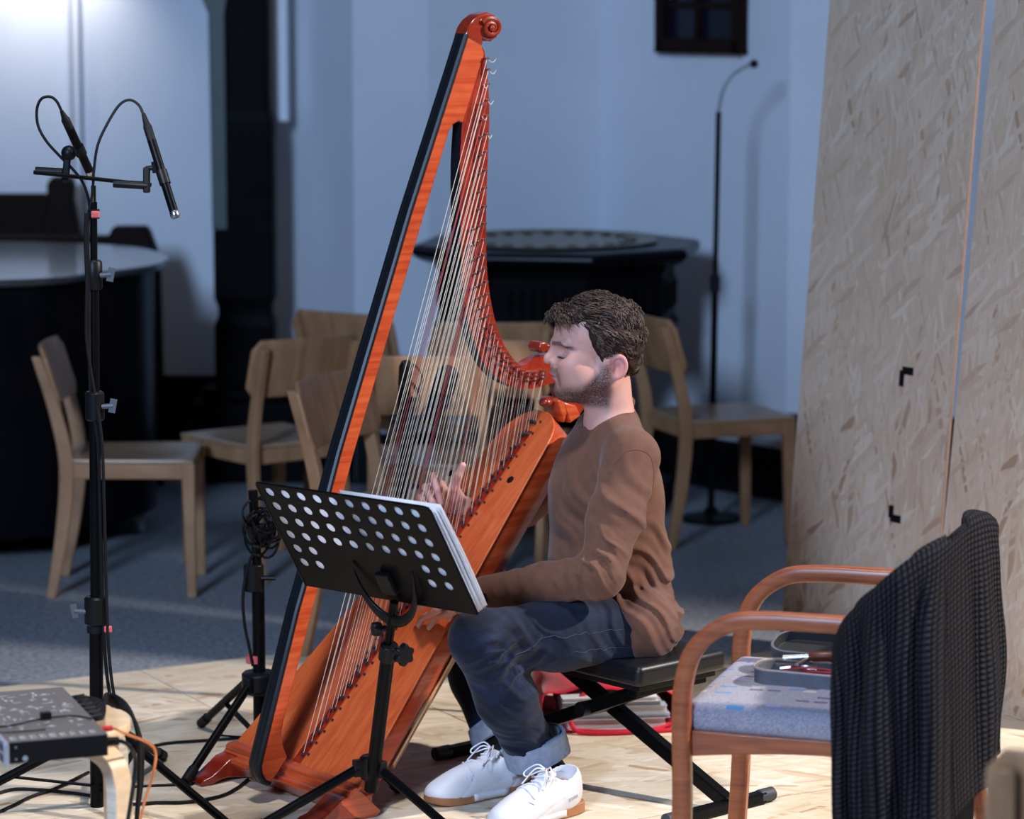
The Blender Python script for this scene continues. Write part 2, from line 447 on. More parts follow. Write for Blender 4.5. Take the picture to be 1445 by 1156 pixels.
def skin_mat():
    t = NT('skin'); c = t.coord()
    at = t.n('ShaderNodeAttribute', attribute_name='tint')
    n = t.noise(c, 60, 4)
    col = t.mix(0.25, at.outputs['Color'], t.ramp(n, [(0.3, (0.82, 0.78, 0.76)), (0.7, (1, 1, 1))]), 'MULTIPLY')
    # short hairs only where the attribute's alpha says stubble grows
    st = t.noise(c, 520, 2, 0.6)
    g = t.math('MULTIPLY', at.outputs['Alpha'], t.ramp(st, [(0.22, (0, 0, 0)), (0.54, (1, 1, 1))]))
    col = t.mix(g, col, S2L(58, 36, 30))
    t.set(col, 0.48, 0, None, 0.4, None, 0.12); t.bump(t.noise(c, 260, 3), 0.12, 0.001)
    return t.m
M['skin'] = skin_mat()
def hair_mat():
    t = NT('brown_hair'); c = t.coord()
    n = t.noise(c, 70, 3); 
    t.set(t.ramp(n, [(0.3, S2L(44, 33, 30)), (0.7, S2L(102, 82, 72))]), 0.55, 0, None, 0.3); return t.m
M['hair'] = hair_mat()
M['hair_under'] = plain('hair_under', S2L(46, 33, 28), 0.7, 0, 0.2, 60, 0, 100, None, 0.1)
def knit(name, col, s=900, rough=0.9, dark=0.8):
    t = NT(name); c = t.coord()
    n = t.noise(c, 40, 4); lo = tuple(x * dark for x in col[:3]) + (1,)
    t.set(t.ramp(n, [(0.3, lo), (0.7, col)]), rough, 0, None, 0.15, 0.12)
    t.bump(t.noise(c, s, 2), 0.25, 0.0015); return t.m
M['sweater'] = knit('brown_wool', S2L(108, 74, 60))
def denim():
    t = NT('denim'); c = t.coord()
    a = t.noise(c, 14, 4); b = t.noise(c, 420, 2)
    col = t.ramp(a, [(0.25, S2L(11, 16, 32)), (0.55, S2L(19, 27, 50)), (0.8, S2L(38, 50, 80))])
    col = t.mix(0.4, col, t.ramp(b, [(0.3, (0.7, 0.7, 0.7)), (0.7, (1.25, 1.25, 1.25))]), 'MULTIPLY')
    t.set(col, 0.8, 0, None, 0.2, 0.1); t.bump(b, 0.3, 0.001); return t.m
M['denim'] = denim()
M['denim_light'] = plain('denim_inside', S2L(150, 160, 178), 0.85, 0, 0.15, 60, 0.3, 400, None, 0.2)
M['stitch'] = plain('stitch', S2L(206, 168, 150), 0.8)
M['sock'] = knit('black_sock', (0.012, 0.012, 0.014, 1))
M['shoe'] = plain('white_leather', S2L(218, 216, 220), 0.5, 0, 0.03, 30, 0.1, 300)
M['gum'] = plain('gum_rubber', S2L(166, 112, 72), 0.6)
M['lace'] = plain('white_lace', S2L(226, 226, 234), 0.8)
def rib_knit():
    t = NT('charcoal_rib_knit')
    uv = t.n('ShaderNodeTexCoord'); mp = t.n('ShaderNodeMapping'); t.l(uv.outputs['UV'], mp.inputs[0])
    mp.inputs['Scale'].default_value = (1, 1, 1)
    sx = t.n('ShaderNodeSeparateXYZ'); t.l(mp.outputs[0], sx.inputs[0])
    ribs = t.math('ABSOLUTE', t.math('SINE', t.math('MULTIPLY', sx.outputs[0], PI * 48)))
    cross = t.math('ABSOLUTE', t.math('SINE', t.math('MULTIPLY', sx.outputs[1], PI * 80)))
    h = t.math('MULTIPLY', t.math('POWER', ribs, 0.6), t.math('ADD', t.math('MULTIPLY', cross, 0.55), 0.45))
    col = t.ramp(h, [(0.05, (0.002, 0.002, 0.003)), (0.9, (0.026, 0.024, 0.030))])
    t.set(col, 0.95, 0, None, 0.1); t.bump(h, 1.0, 0.010); return t.m
M['rib_knit'] = rib_knit()
M['case'] = plain('grey_case', S2L(92, 92, 100), 0.7, 0, 0.1, 40, 0.2, 400)
M['case_in'] = plain('case_lining', S2L(24, 24, 28), 0.7)
M['orange_cable'] = plain('orange_cable', S2L(212, 122, 62), 0.45)
M['red_plastic'] = plain('red_plastic', S2L(196, 30, 40), 0.4)
M['alu'] = plain('alu', S2L(188, 192, 204), 0.35, 0.6)
M['blue_port'] = plain('dark_port', S2L(34, 36, 70), 0.4)
M['screen_print'] = plain('white_print', S2L(214, 212, 210), 0.6)
M['device_top'] = plain('device_top', S2L(112, 104, 100), 0.45, 0.3, 0.06)
M['brown_plastic'] = plain('brown_handle', S2L(120, 62, 44), 0.4)
M['glass_dark'] = plain('dark_panel', (0.006, 0.006, 0.016, 1), 0.3)
# ------------------------------------------------------------------ the setting
def struct(name, mb, mat, parent=None, bevel=0, smooth=False):
    o = mb.build(name, mat, parent, smooth, bevel)
    if parent is None: o['kind'] = 'structure'
    return o
struct('floor', MB().box((0, 7.5, -0.05), (16, 15, 0.1)), M['floor'])
WP = [(-3.6, 12.45), (-0.973, 12.4), (-0.616, 11.85), (-0.325, 11.9), (0.36, 12.25), (1.04, 11.45), (1.6, 11.35), (4.2, 11.0)]
WN = ['wall_left', 'wall_back_left', 'wall_back_pier', 'wall_back', 'wall_back_right', 'wall_right_pier', 'wall_right']
BH = [0.36, 0.2, 0.2, 0.2, 0.2, 0.34, 0.34]
for i, nm in enumerate(WN):
    a, b = V(*WP[i], 0), V(*WP[i + 1], 0)
    d = (b - a).normalized(); n = V(d.y, -d.x, 0)
    m = MB()
    vs = [a, b, b - n * 0.2, a - n * 0.2]
    m.add([p + V(0, 0, z) for z in (0, 4.4) for p in vs], [(0, 1, 2, 3), (7, 6, 5, 4), (0, 4, 5, 1), (1, 5, 6, 2), (2, 6, 7, 3), (3, 7, 4, 0)])
    struct(nm, m, M['wall'])
    m = MB(); h = BH[i]
    vs = [a + n * 0.02, b + n * 0.02, b + n * 0.001, a + n * 0.001]
    m.add([p + V(0, 0, z) for z in (0.001, h) for p in vs], [(0, 1, 2, 3), (7, 6, 5, 4), (0, 4, 5, 1), (1, 5, 6, 2), (2, 6, 7, 3), (3, 7, 4, 0)])
    struct('baseboard_' + nm[5:], m, M['black_trim'])
# two thin conduit pipes running up the left wall
for px, k in ((95, 1), (108, 2)):
    x = P(px, 60, 12.36).x
    struct('trim_%d' % k, MB().tube([(x, 12.38, 0.37), (x, 12.38, 4.3)], 0.010, 10), M['white_paint'])
# strand boards of the low stage, 675 mm wide, in rows turned 29 degrees
SA0 = FL(0, 975); SANG = math.radians(29.1)
sa = V(math.cos(SANG), math.sin(SANG), 0); sb = V(math.sin(SANG), -math.cos(SANG), 0)
def SG(al, b, z=0): return SA0 + sa * al + sb * b + V(0, 0, z)
ROWS = [(-1.2, 0.42, 0), (0.42, 2.0, 0), (-1.9, 0.95, 1), (0.95, 3.3, 1), (-1.7, 1.59, 2), (1.59, 3.7, 2), (-1.2, 0.93, 3), (0.93, 3.3, 3), (-1.2, 1.3, 4), (1.3, 3.3, 4)]
SLAB = ['strand board sheet at the stage back edge, behind the left microphone stand', 'strand board sheet at the stage back edge, behind the seated harpist',
        'strand board sheet under the thin tripod left of the harp foot', 'strand board sheet under the red bag and the leaning panels',
        'strand board sheet under the harp base and the wooden stool', 'strand board sheet under the hanging cardigan side of the armchair',
        'strand board sheet under the front of the music stand, left', 'strand board sheet under the white shoes and armchair legs',
        'nearest strand board sheet at the lower left', 'nearest strand board sheet at the lower right']
for (l0, l1, r), lab in zip(ROWS, SLAB):
    g = 0.0025
    q = [(l0 + g, r * 0.675 + g), (l1 - g, r * 0.675 + g), (l1 - g, (r + 1) * 0.675 - g), (l0 + g, (r + 1) * 0.675 - g)]
    c = SG((l0 + l1) / 2, (r + 0.5) * 0.675)
    o = thing('strand_board_sheet', lab, 'floor board', c, SANG, 'strand board sheets laid as a low stage')
    m = MB(); m.prism(q, lambda u, v: SG(u, v, 0.0006), lambda u, v: SG(u, v, 0.012))
    m.build('board', M['osb_floor'], o, False)
ZS = 0.012
# two strand board panels leaning beside the stage
def panel(name, lab, b0, b1, al, lean, roll, H, marks=()):
    org = SG(al, b0, ZS + 0.004)
    up = (V(0, 0, 1) + sa * lean).normalized(); wv = (sb + V(0, 0, 1) * roll).normalized()
    up = (up - wv * up.dot(wv)).normalized()
    nrm = up.cross(wv); nrm = -nrm if nrm.dot(sa) > 0 else nrm     # faces the stage
    W = b1 - b0
    o = thing(name, lab, 'wood panel', org + wv * (W / 2), 0, 'strand board panels leaning at the right')
    mtx = Matrix((( *wv, 0), (*up, 0), (*nrm, 0), (0, 0, 0, 1))).transposed()
    mtx.translation = org
    m = MB(); m.box((W / 2, H / 2, -0.005), (W, H, 0.010))
    me = m.mesh('panel'); ob = link_mesh('panel', me, [M['osb_wall']], o, False)
    ob.matrix_local = Matrix.Translation(-o.location) @ mtx
    def sub(nm, mb, mat):
        s = link_mesh(nm, mb.mesh(nm), [mat], o, False); s.matrix_local = Matrix.Translation(-o.location) @ mtx; return s
    sub('edge_strip', MB().box((W + 0.0006, H / 2, -0.005), (0.0012, H - 0.004, 0.0098)), M['osb_edge'])
    for (x0, y0, x1, y1, x2, y2) in marks:
        k = 0.011
        mb = MB()
        for (ax, ay, bx, by) in ((x0, y0, x1, y1), (x1, y1, x2, y2)):
            dx, dy = (bx - ax), (by - ay); L = math.hypot(dx, dy); dx /= L; dy /= L
            ax -= dx * k * 0; bx += dx * k * (1 if (bx, by) == (x1, y1) else 0)
            mb.box(((ax + bx) / 2, (ay + by) / 2, 0.0006), (abs(bx - ax) + abs(dy) * 2 * k, abs(by - ay) + abs(dx) * 2 * k, 0.001))
        sub('tape_mark', mb, M['black_trim'])['label'] = 'black corner mark of tape'
    # batten foot behind the panel that keeps it up
    sub('batten', MB().box((W * 0.5, H * 0.55, -0.035), (0.045, H * 0.8, 0.05)), M['osb_edge'])
    return o, mtx
panel('wood_panel', 'leaning strand board panel with two black tape corner marks', 0.555, 1.288, 2.262, 0.094, 0.025, 2.35,
      ((0.5, 0.807, 0.5, 0.853, 0.552, 0.853), (0.5, 0.466, 0.5, 0.43, 0.548, 0.43)))
panel('wood_panel', 'plain strand board panel at the right edge, behind the dark cardigan', 1.296, 1.86, 2.258, 0.094, -0.001, 2.35)
# ------------------------------------------------------------------ wooden chairs
def make_chair():
    t = thing('wooden_chair', 'x', 'chair', (0, 0, 0), 0, 'wooden chairs around the stage')
    m = MB()
    def seat(u, v):
        x = -0.20 + 0.41 * u; y = (-0.5 + v) * (0.37 + 0.04 * u)
        return V(x, y, 0.446 - 0.012 * math.sin(PI * u) * math.sin(PI * v))
    top = MB().grid(seat, 10, 10)
    top.build('seat', M['seat_wood'], t, True, 0.003, True, 60, 2, 0.012)
    a = MB()
    for s in (-1, 1): a.bar((-0.185, s * 0.172, 0.413), (0.185, s * 0.186, 0.413), 0.020, 0.05)
    a.bar((0.190, -0.185, 0.413), (0.190, 0.185, 0.413), 0.020, 0.05); a.bar((-0.19, -0.17, 0.413), (-0.19, 0.17, 0.413), 0.020, 0.05)
    a.build('apron', M['chair_wood'], t, False, 0.003, True)
    for s in (-1, 1):
        l = MB().bar((0.200, s * 0.186, 0.0), (0.192, s * 0.182, 0.439), 0.028, 0.030, (1, 0, 0), 0, 0.036, 0.044)
        l.build('leg', M['chair_wood'], t, False, 0.005, True)
    for s in (-1, 1):
        pts = bez([(-0.255, s * 0.182, 0), (-0.215, s * 0.178, 0.22), (-0.198, s * 0.176, 0.43), (-0.228, s * 0.178, 0.60), (-0.285, s * 0.182, 0.785)], 16)
        wd = [0.030 + 0.016 * math.sin(PI * min(1, p.z / 0.8)) for p in pts]
        l = MB(); n = len(pts)
        for i in range(n):
            w = wd[i]
            for dx, dy in ((-w / 2, -0.014), (w / 2, -0.014), (w / 2, 0.014), (-w / 2, 0.014)): l.v.append((pts[i].x + dx, pts[i].y + dy, pts[i].z))
        for i in range(n - 1):
            for k in range(4): l.f.append([i * 4 + k, i * 4 + (k + 1) % 4, i * 4 + 4 + (k + 1) % 4, i * 4 + 4 + k]); l.m.append(0)
        l.f += [[3, 2, 1, 0], [n * 4 - 4, n * 4 - 3, n * 4 - 2, n * 4 - 1]]; l.m += [0, 0]
        l.build('leg', M['chair_wood'], t, True, 0.004, True, 40)
    def back(u, v):
        y = (-0.5 + u) * 0.425; z = 0.615 + 0.195 * v
        e = abs(u - 0.5) * 2
        cut = 0.035 * max(0, (e - 0.86) / 0.14) ** 2
        z = z - cut * v + cut * (1 - v)
        return V(-0.212 - 0.30 * (z - 0.60) + -0.030 * (1 - (2 * u - 1) ** 2) + 0.012, y, z)
    MB().grid(back, 17, 6).build('backrest', M['chair_wood'], t, True, 0.003, True, 60, 2, 0.012)
    return t
CH = [  # where each stands, the way it faces, what singles it out
    ((-1.235, 9.83), (1, 0.02), 'wooden chair at far left, facing right, behind the microphone stand pole'),
    ((-0.835, 10.18), (-0.61, 0.79), 'wooden chair seen from behind, backrest with a shiny corner left of the harp pillar'),
    ((-0.46, 10.93), (0.53, 0.85), 'rearmost wooden chair at left, whose back shows above the other chairs'),
    ((-0.30, 8.80), (0.89, -0.45), 'pale wooden chair just behind the music stand and the harp pillar'),
    ((-0.262, 9.74), (0.03, 1), 'wooden chair seen square from behind through the harp strings'),
    ((-0.06, 10.66), (0.02, 1), 'wooden chair farthest back behind the harp neck, near the font'),
    ((0.01, 10.16), (0.36, 0.93), 'pale wooden chair behind the curve of the harp neck, left of the harpist face'),
    ((0.73, 10.72), (0.94, 0.35), 'wooden chair at right, behind the harpist back, facing the leaning panels'),
    ((0.975, 4.78), (0.14, 0.98), 'nearest wooden chair, cut off by the lower right corner')]
chair0 = make_chair()
for i, ((x, y), (fx, fy), lab) in enumerate(CH):
    o = chair0 if i == 0 else copy_tree(chair0)
    o.location = (x, y, 0.0 if y > 9 else ZS + 0.0005); o.rotation_euler.z = math.atan2(fy, fx); o['label'] = lab
# ------------------------------------------------------------------ font
fx, fy = 0.17, 11.38
t = thing('baptismal_font', 'large black carved octagonal font with a brass dish, behind the harp', 'font', (fx, fy, 0))
R8 = math.radians(22.5 - 10)
def octa(prof, mb=None, a0=R8):
    return (mb or MB()).lathe(prof, (fx, fy, 0), None, 8, 0, 1, 1, True, a0)
octa([(0.46, 0), (0.46, 0.09), (0.40, 0.11), (0.40, 0.17), (0.31, 0.21)]).build('base', M['dark_oak'], t, False, 0.006)
octa([(0.30, 0.19), (0.26, 0.25), (0.26, 0.48), (0.30, 0.56), (0.42, 0.66)]).build('pedestal', M['dark_oak'], t, False, 0.006)
octa([(0.42, 0.64), (0.475, 0.68), (0.475, 0.70), (0.455, 0.72), (0.455, 0.90), (0.47, 0.92), (0.47, 0.94)]).build('bowl', M['dark_oak'], t, False, 0.006)
for k in range(8):
    a = R8 + 2 * PI * (k + 0.5) / 8; ap = 0.455 * math.cos(PI / 8) + 0.004
    Rz = Matrix.Rotation(a, 3, 'Z'); c = V(fx, fy, 0) + Rz @ V(ap, 0, 0.81)
    m = MB().box(c, (0.012, 0.26, 0.13), Rz)
    for s in (-0.10, -0.06, -0.02, 0.02, 0.06, 0.10):
        m.tube([c + Rz @ V(0.007, s, -0.048), c + Rz @ V(0.007, s, 0.048)], 0.010, 8)
    m.build('carved_panel', M['dark_oak'], t, False, 0.003)
octa([(0.49, 0.93), (0.53, 0.945), (0.557, 0.965), (0.557, 0.985), (0.54, 1.0), (0.42, 1.0), (0.39, 0.995)]).build('rim', M['black_gloss'], t, False, 0.008)
d = MB(); d.lathe([(0.40, 0.999), (0.405, 1.010), (0.39, 1.014), (0.375, 1.008), (0.25, 1.004), (0.10, 1.002), (0.001, 1.002)], (fx - 0.03, fy, 0), None, 40)
for i in range(24):
    a = 2 * PI * i / 24
    d.ball((fx - 0.03 + 0.31 * math.cos(a), fy + 0.31 * math.sin(a), 1.010), (0.022, 0.022, 0.006), 8, 5)
d.build('dish', M['brass'], t, True)
# ------------------------------------------------------------------ black cabinet with the long rounded top (left)
t = thing('counter', 'long black cabinet with a rounded grey gleaming top, at far left', 'counter', (-1.9, 10.8, 0))
lidp = [(-3.3, 9.95), (-1.75, 10.12), (-1.42, 10.42), (-1.285, 10.62), (-1.232, 10.80), (-1.25, 11.02), (-1.33, 11.25), (-1.45, 11.42), (-1.75, 11.58), (-2.2, 11.65), (-3.3, 11.72)]
lid = [tuple(p)[:2] for p in bez([V(x, y, 0) for x, y in lidp], 60)]
MB().prism(lid, lambda x, y: V(x, y, 0.955), lambda x, y: V(x, y, 0.98)).build('top', M['lid'], t, True, 0.006, False, 50)
cx, cy = -2.2, 10.85
def ins(x, y, k): 
    return (cx + (x - cx) * (1 - k), cy + (y - cy) * (1 - k))
body = [ins(x, y, 0.055) for x, y in lid]
MB().prism(body, lambda x, y: V(x, y, 0.09), lambda x, y: V(x, y, 0.955)).build('body', M['black_gloss'], t, True, 0, False, 40)
for x, y in ((-1.55, 10.45), (-1.33, 10.80), (-1.9, 11.3), (-2.6, 10.3)):
    m = MB(); m.cyl((x - 0.012, y, 0.042), (x + 0.012, y, 0.042), 0.042, 16); m.box((x, y, 0.085), (0.05, 0.07, 0.02))
    m.build('caster', M['grey_metal'], t)
# ------------------------------------------------------------------ pew behind it
t = thing('pew', 'dark brown wooden pew with carved ends, behind the black cabinet', 'pew', (-1.8, 12.0, 0))
MB().box((-2.55, 12.22, 0.80), (1.55, 0.04, 0.64)).build('back_board', M['brown_oak'], t, False, 0.01)
def pew_end(x, y, prof):
    m = MB(); m.prism(prof, lambda a, z: V(x + a - 0.03 * 0, y - 0.05, z), lambda a, z: V(x + a, y + 0.05, z)); return m
pe = [(-0.08, 0), (0.10, 0), (0.10, 0.72), (0.085, 0.92), (0.065, 1.02), (0.05, 1.10), (0.055, 1.16), (0.035, 1.19), (-0.035, 1.19), (-0.055, 1.16), (-0.05, 1.10), (-0.08, 1.0)]
pew_end(-1.80, 12.18, pe).build('end_panel', M['brown_oak'], t, True, 0.012)
pa = [(-0.10, 0), (0.12, 0), (0.12, 0.86), (0.105, 0.93), (0.085, 0.99), (0.07, 1.02), (-0.06, 1.02), (-0.075, 0.99), (-0.10, 0.95)]
pew_end(-1.49, 11.85, pa).build('arm_panel', M['brown_oak'], t, True, 0.012)
MB().box((-1.98, 11.88, 0.955), (1.0, 0.10, 0.05)).build('arm_rail', M['brown_oak'], t, False, 0.01)
MB().box((-2.1, 12.02, 0.44), (1.2, 0.36, 0.05)).build('bench_seat', M['brown_oak'], t, False, 0.01)
# ------------------------------------------------------------------ dark carved post
xc, yc = -1.053, 12.0
t = thing('wooden_post', 'black carved wooden post on a stepped plinth, right of the far left wall', 'post', (xc, yc, 0))
m = MB()
for z, w, h in ((0.11, 0.50, 0.22), (0.27, 0.44, 0.10), (0.345, 0.36, 0.05)): m.box((xc + 0.01, yc - 0.02, z + 0.001), (w, w * 0.5, h))
m.build('plinth', M['dark_oak'], t, False, 0.012)
sq = [(0.112, 0.37), (0.118, 0.42), (0.118, 0.62), (0.104, 0.66), (0.104, 0.69), (0.118, 0.73), (0.118, 1.42), (0.105, 1.47), (0.105, 2.3), (0.115, 2.36), (0.13, 2.40), (0.13, 3.6)]
MB().lathe([(r * 1.414, z) for r, z in sq], (xc, yc, 0), None, 4, 0, 1, 0.8, True, PI / 4).build('shaft', M['dark_oak'], t, False, 0.012)
m = MB(); m.prism([(-0.03, 1.0), (0.03, 1.0), (0.03, 1.84), (0.04, 1.90), (0.04, 2.03), (0.03, 2.05), (-0.06, 2.05), (-0.06, 1.90), (-0.035, 1.84)], lambda a, z: V(xc - 0.088 + a, yc - 0.115, z), lambda a, z: V(xc - 0.088 + a, yc - 0.085, z))
m.build('moulding', plain('grey_green', S2L(66, 78, 76), 0.5), t, False, 0.006)['label'] = 'grey green moulding'  # strip coloured grey green, lighter than the shaft
# ------------------------------------------------------------------ slim white box on the wall
P0 = P(391, 172, 12.08)
t = thing('column_loudspeaker', 'slim white column loudspeaker hanging on the wall beside the black post', 'loudspeaker', (P0.x, 12.12, P0.z))
MB().box((P0.x, 12.12, P0.z + 0.44), (0.088, 0.08, 0.88)).build('housing', M['white_paint'], t, False, 0.008)
MB().box((P0.x, 12.20, P0.z + 0.44), (0.03, 0.10, 0.05)).build('bracket', M['white_paint'], t, False)
# ------------------------------------------------------------------ hymn board with number 304
wa, wb = V(0.36, 12.25, 0), V(1.04, 11.45, 0)
wd = (wb - wa).normalized(); wn = V(wd.y, -wd.x, 0)
def onwall(px, py):
    d = ray(px, py); o = wa + wn * 0.03; k = (o - V(0, 0, HC)).dot(wn) / d.dot(wn); return V(0, 0, HC) + d * k
bl, br = onwall(930, 72), onwall(1048, 77)
wid = (V(br.x, br.y, 0) - V(bl.x, bl.y, 0)).length; z0 = (bl.z + br.z) / 2 - 0.0
t = thing('hymn_board', 'dark framed hymn number board reading 304, high on the wall', 'number board', (bl + br) / 2)
o0 = V(bl.x, bl.y, z0)
def HB(u, z, q): return o0 + wd * u + V(0, 0, z) + wn * q
RW = Matrix((wd, wn, V(0, 0, 1))).transposed()
Hh = 0.62
m = MB()
m.box(HB(0.022, Hh / 2, 0.0), (0.044, 0.05, Hh), RW); m.box(HB(wid - 0.022, Hh / 2, 0.0), (0.044, 0.05, Hh), RW)
m.box(HB(wid / 2, 0.026, 0.0), (wid, 0.05, 0.052), RW); m.box(HB(wid / 2, Hh - 0.026, 0.0), (wid, 0.05, 0.052), RW)
m.build('frame', M['brown_oak'], t, False, 0.004)
m = MB(); m.box(HB(wid * 0.47, Hh / 2, -0.004), (0.022, 0.036, Hh - 0.1), RW)
for z in (0.18, 0.335, 0.49): m.box(HB(wid / 2, z, -0.004), (wid - 0.09, 0.036, 0.022), RW)
m.build('crossbar', M['brown_oak'], t, False, 0.003)
MB().box(HB(wid / 2, Hh / 2, -0.018), (wid - 0.06, 0.006, Hh - 0.06), RW).build('backing', M['glass_dark'], t, False)
def glyph(strokes, u0, z0_, w, h, mb):
    for st in strokes:
        mb.tube([HB(u0 + x * w, z0_ + y * h, 0.001) for x, y in st], 0.0075, 6)
arc = lambda cx_, cy_, rx, ry, a0, a1, n=14: [(cx_ + rx * math.cos(math.radians(a0 + (a1 - a0) * i / n)), cy_ + ry * math.sin(math.radians(a0 + (a1 - a0) * i / n))) for i in range(n + 1)]
NUM = [[arc(0.5, 0.74, 0.42, 0.26, 150, -90), arc(0.5, 0.26, 0.46, 0.26, 90, -150)], [arc(0.5, 0.5, 0.44, 0.5, 0, 360, 20)], [[(0.72, 0.0), (0.72, 1.0), (0.05, 0.3), (0.98, 0.3)]]]
for i, g in enumerate(NUM):
    mb = MB(); glyph(g, 0.042 + i * 0.058, 0.214, 0.042, 0.095, mb); mb.build('numeral', M['white_paint'], t)
# ------------------------------------------------------------------ gooseneck stand
g0 = P(1004, 640, 11.05); gx = g0.x
t = thing('gooseneck_stand', 'tall thin black stand with a grey gooseneck, between the font and the panels', 'stand', (gx, 11.05, 0))
m = MB(); m.lathe([(0.11, 0.0), (0.11, 0.015), (0.03, 0.03), (0.018, 0.05)], (gx, 11.05, 0), None, 24); m.build('base', M['black_metal'], t)
pt = P(1014, 158, 11.05); pm = P(1009, 400, 11.05)
MB().tube([(gx, 11.05, 0.03), pm], 0.013, 10).build('lower_pole', M['black_metal'], t)
MB().tube([pm, pt], 0.010, 10).build('upper_pole', M['black_metal'], t)
MB().tube([pm - V(0, 0, 0.03), pm + V(0, 0, 0.03)], 0.018, 12).build('clutch', M['black_plastic'], t)
gn = bez([pt - V(0, 0, .03), P(1015, 150, 11.05), P(1021, 126, 11.05), P(1034, 106, 11.05), P(1052, 94, 11.05), P(1062, 91, 11.05)], 30)
MB().tube(gn, 0.007, 8).build('gooseneck', M['grey_metal'], t)
MB().ball(P(1064, 90, 11.05), 0.016).build('head', M['black_plastic'], t)
# ------------------------------------------------------------------ harp
HB0 = V(-0.60, 7.16, 0); HAL = math.radians(38)
he = V(math.cos(HAL), math.sin(HAL), 0); hn = V(math.sin(HAL), -math.cos(HAL), 0)
def HW(s, t, z): return HB0 + he * s + hn * t + V(0, 0, z)
def HP(px, py, t=0.0):
    d = ray(px, py); O = V(0, 0, HC); k = ((HB0 - O).dot(hn) + t) / d.dot(hn); p = O + d * k - HB0
    return (p.dot(he), p.z)
harp = thing('harp', 'tall orange red wooden harp with a black pillar front, leaning on the harpist', 'harp', HB0, HAL)
def HPOLY(pts, t): return [HP(x, y, t) for x, y in pts]
TT = 0.021
# soundbox
C0 = V(*HP(410, 1092)); C1 = V(*HP(757, 595)); ax = (C1 - C0); SL = ax.length; ax.normalize(); bx_ = V(ax.y, -ax.x)
def SBX(u, t, b):
    q = C0 + ax * (u * SL) + bx_ * b
    return HW(q.x, t, q.y)
def hw(u):
    w = 0.268 - 0.178 * u
    if u > 0.955: w *= math.sqrt(max(0.0, 1 - ((u - 0.955) / 0.075) ** 2)) * 0.98 + 0.02
    return w
us = [0, 0.1, 0.25, 0.4, 0.55, 0.7, 0.82, 0.9, 0.955, 0.98, 1.0, 1.015, 1.026, 1.029]
def sec(w, k=1.0): return [(w, 0), (w, 0.01), (w * 0.975, 0.05 * k), (w * 0.80, 0.092 * k), (w * 0.42, 0.112 * k), (-w * 0.42, 0.112 * k), (-w * 0.80, 0.092 * k), (-w * 0.975, 0.05 * k), (-w, 0.01), (-w, 0)]
m = MB(); n = 10
for u in us:
    for t, b in sec(hw(u) - 0.002): m.v.append(tuple(SBX(u, t, b + 0.0005)))
for i in range(len(us) - 1):
    for k in range(n): m.f.append([i * n + k, i * n + (k + 1) % n, (i + 1) * n + (k + 1) % n, (i + 1) * n + k]); m.m.append(0)
m.f += [list(range(n)), [(len(us) - 1) * n + k for k in range(n)]]; m.m += [0, 0]
sbox = m.build('soundbox', M['harp'], harp, True, 0.003, False, 25)
m = MB(); uu = [i / 30 for i in range(29)] + [0.955 + 0.074 * i / 12 for i in range(13)]
for u in uu:
    for t, b in ((-hw(u) - 0.003, 0), (hw(u) + 0.003, 0), (hw(u) + 0.003, -0.005), (-hw(u) - 0.003, -0.005)): m.v.append(tuple(SBX(u, t, b)))
for i in range(len(uu) - 1):
    for k in range(4): m.f.append([i * 4 + k, i * 4 + (k + 1) % 4, (i + 1) * 4 + (k + 1) % 4, (i + 1) * 4 + k]); m.m.append(0)
m.f += [[0, 1, 2, 3], [len(uu) * 4 - 4 + k for k in range(4)]]; m.m += [0, 0]
sboard = m.build('soundboard', M['harp_board'], harp, True, 0.0015, False, 30)
m = MB()
m.grid(lambda a, v: SBX(0.02 + 0.95 * a, (v - 0.5) * 0.034, -0.0052 - 0.002 * math.sin(PI * v)), 20, 5)
m.build('string_rib', M['harp_neck'], harp)
for px, py, t in ((720, 677, 0), (534, 1012, 0), (636, 668, 0)):
    # sound holes in the soundboard
    d = ray(px, py); nrm = (he * bx_.x + V(0, 0, bx_.y)); o = SBX(0.5, 0, -0.0056); k = (o - V(0, 0, HC)).dot(nrm) / d.dot(nrm); c = V(0, 0, HC) + d * k
    R = rot_to(nrm); MB().lathe([(0.0105, -0.0006), (0.0105, 0.0004)], c, R, 16).build('sound_hole', M['black_trim'], harp)
# pale rail along the back edge
m = MB()
for i in range(12):
    u = 0.12 + 0.4 * i / 11; w = hw(u)
    for t, b in ((w * 0.90, 0.072), (w * 0.80, 0.096), (w * 0.82, 0.1), (w * 0.925, 0.075)): m.v.append(tuple(SBX(u, t, b)))
for i in range(11):
    for k in range(4): m.f.append([i * 4 + k, i * 4 + (k + 1) % 4, i * 4 + 4 + (k + 1) % 4, i * 4 + 4 + k]); m.m.append(0)
m.f += [[0, 1, 2, 3], [44, 45, 46, 47]]; m.m += [0, 0]
m.build('back_rail', M['harp_pale'], harp, False)['label'] = 'pale wooden rail on the back edge'
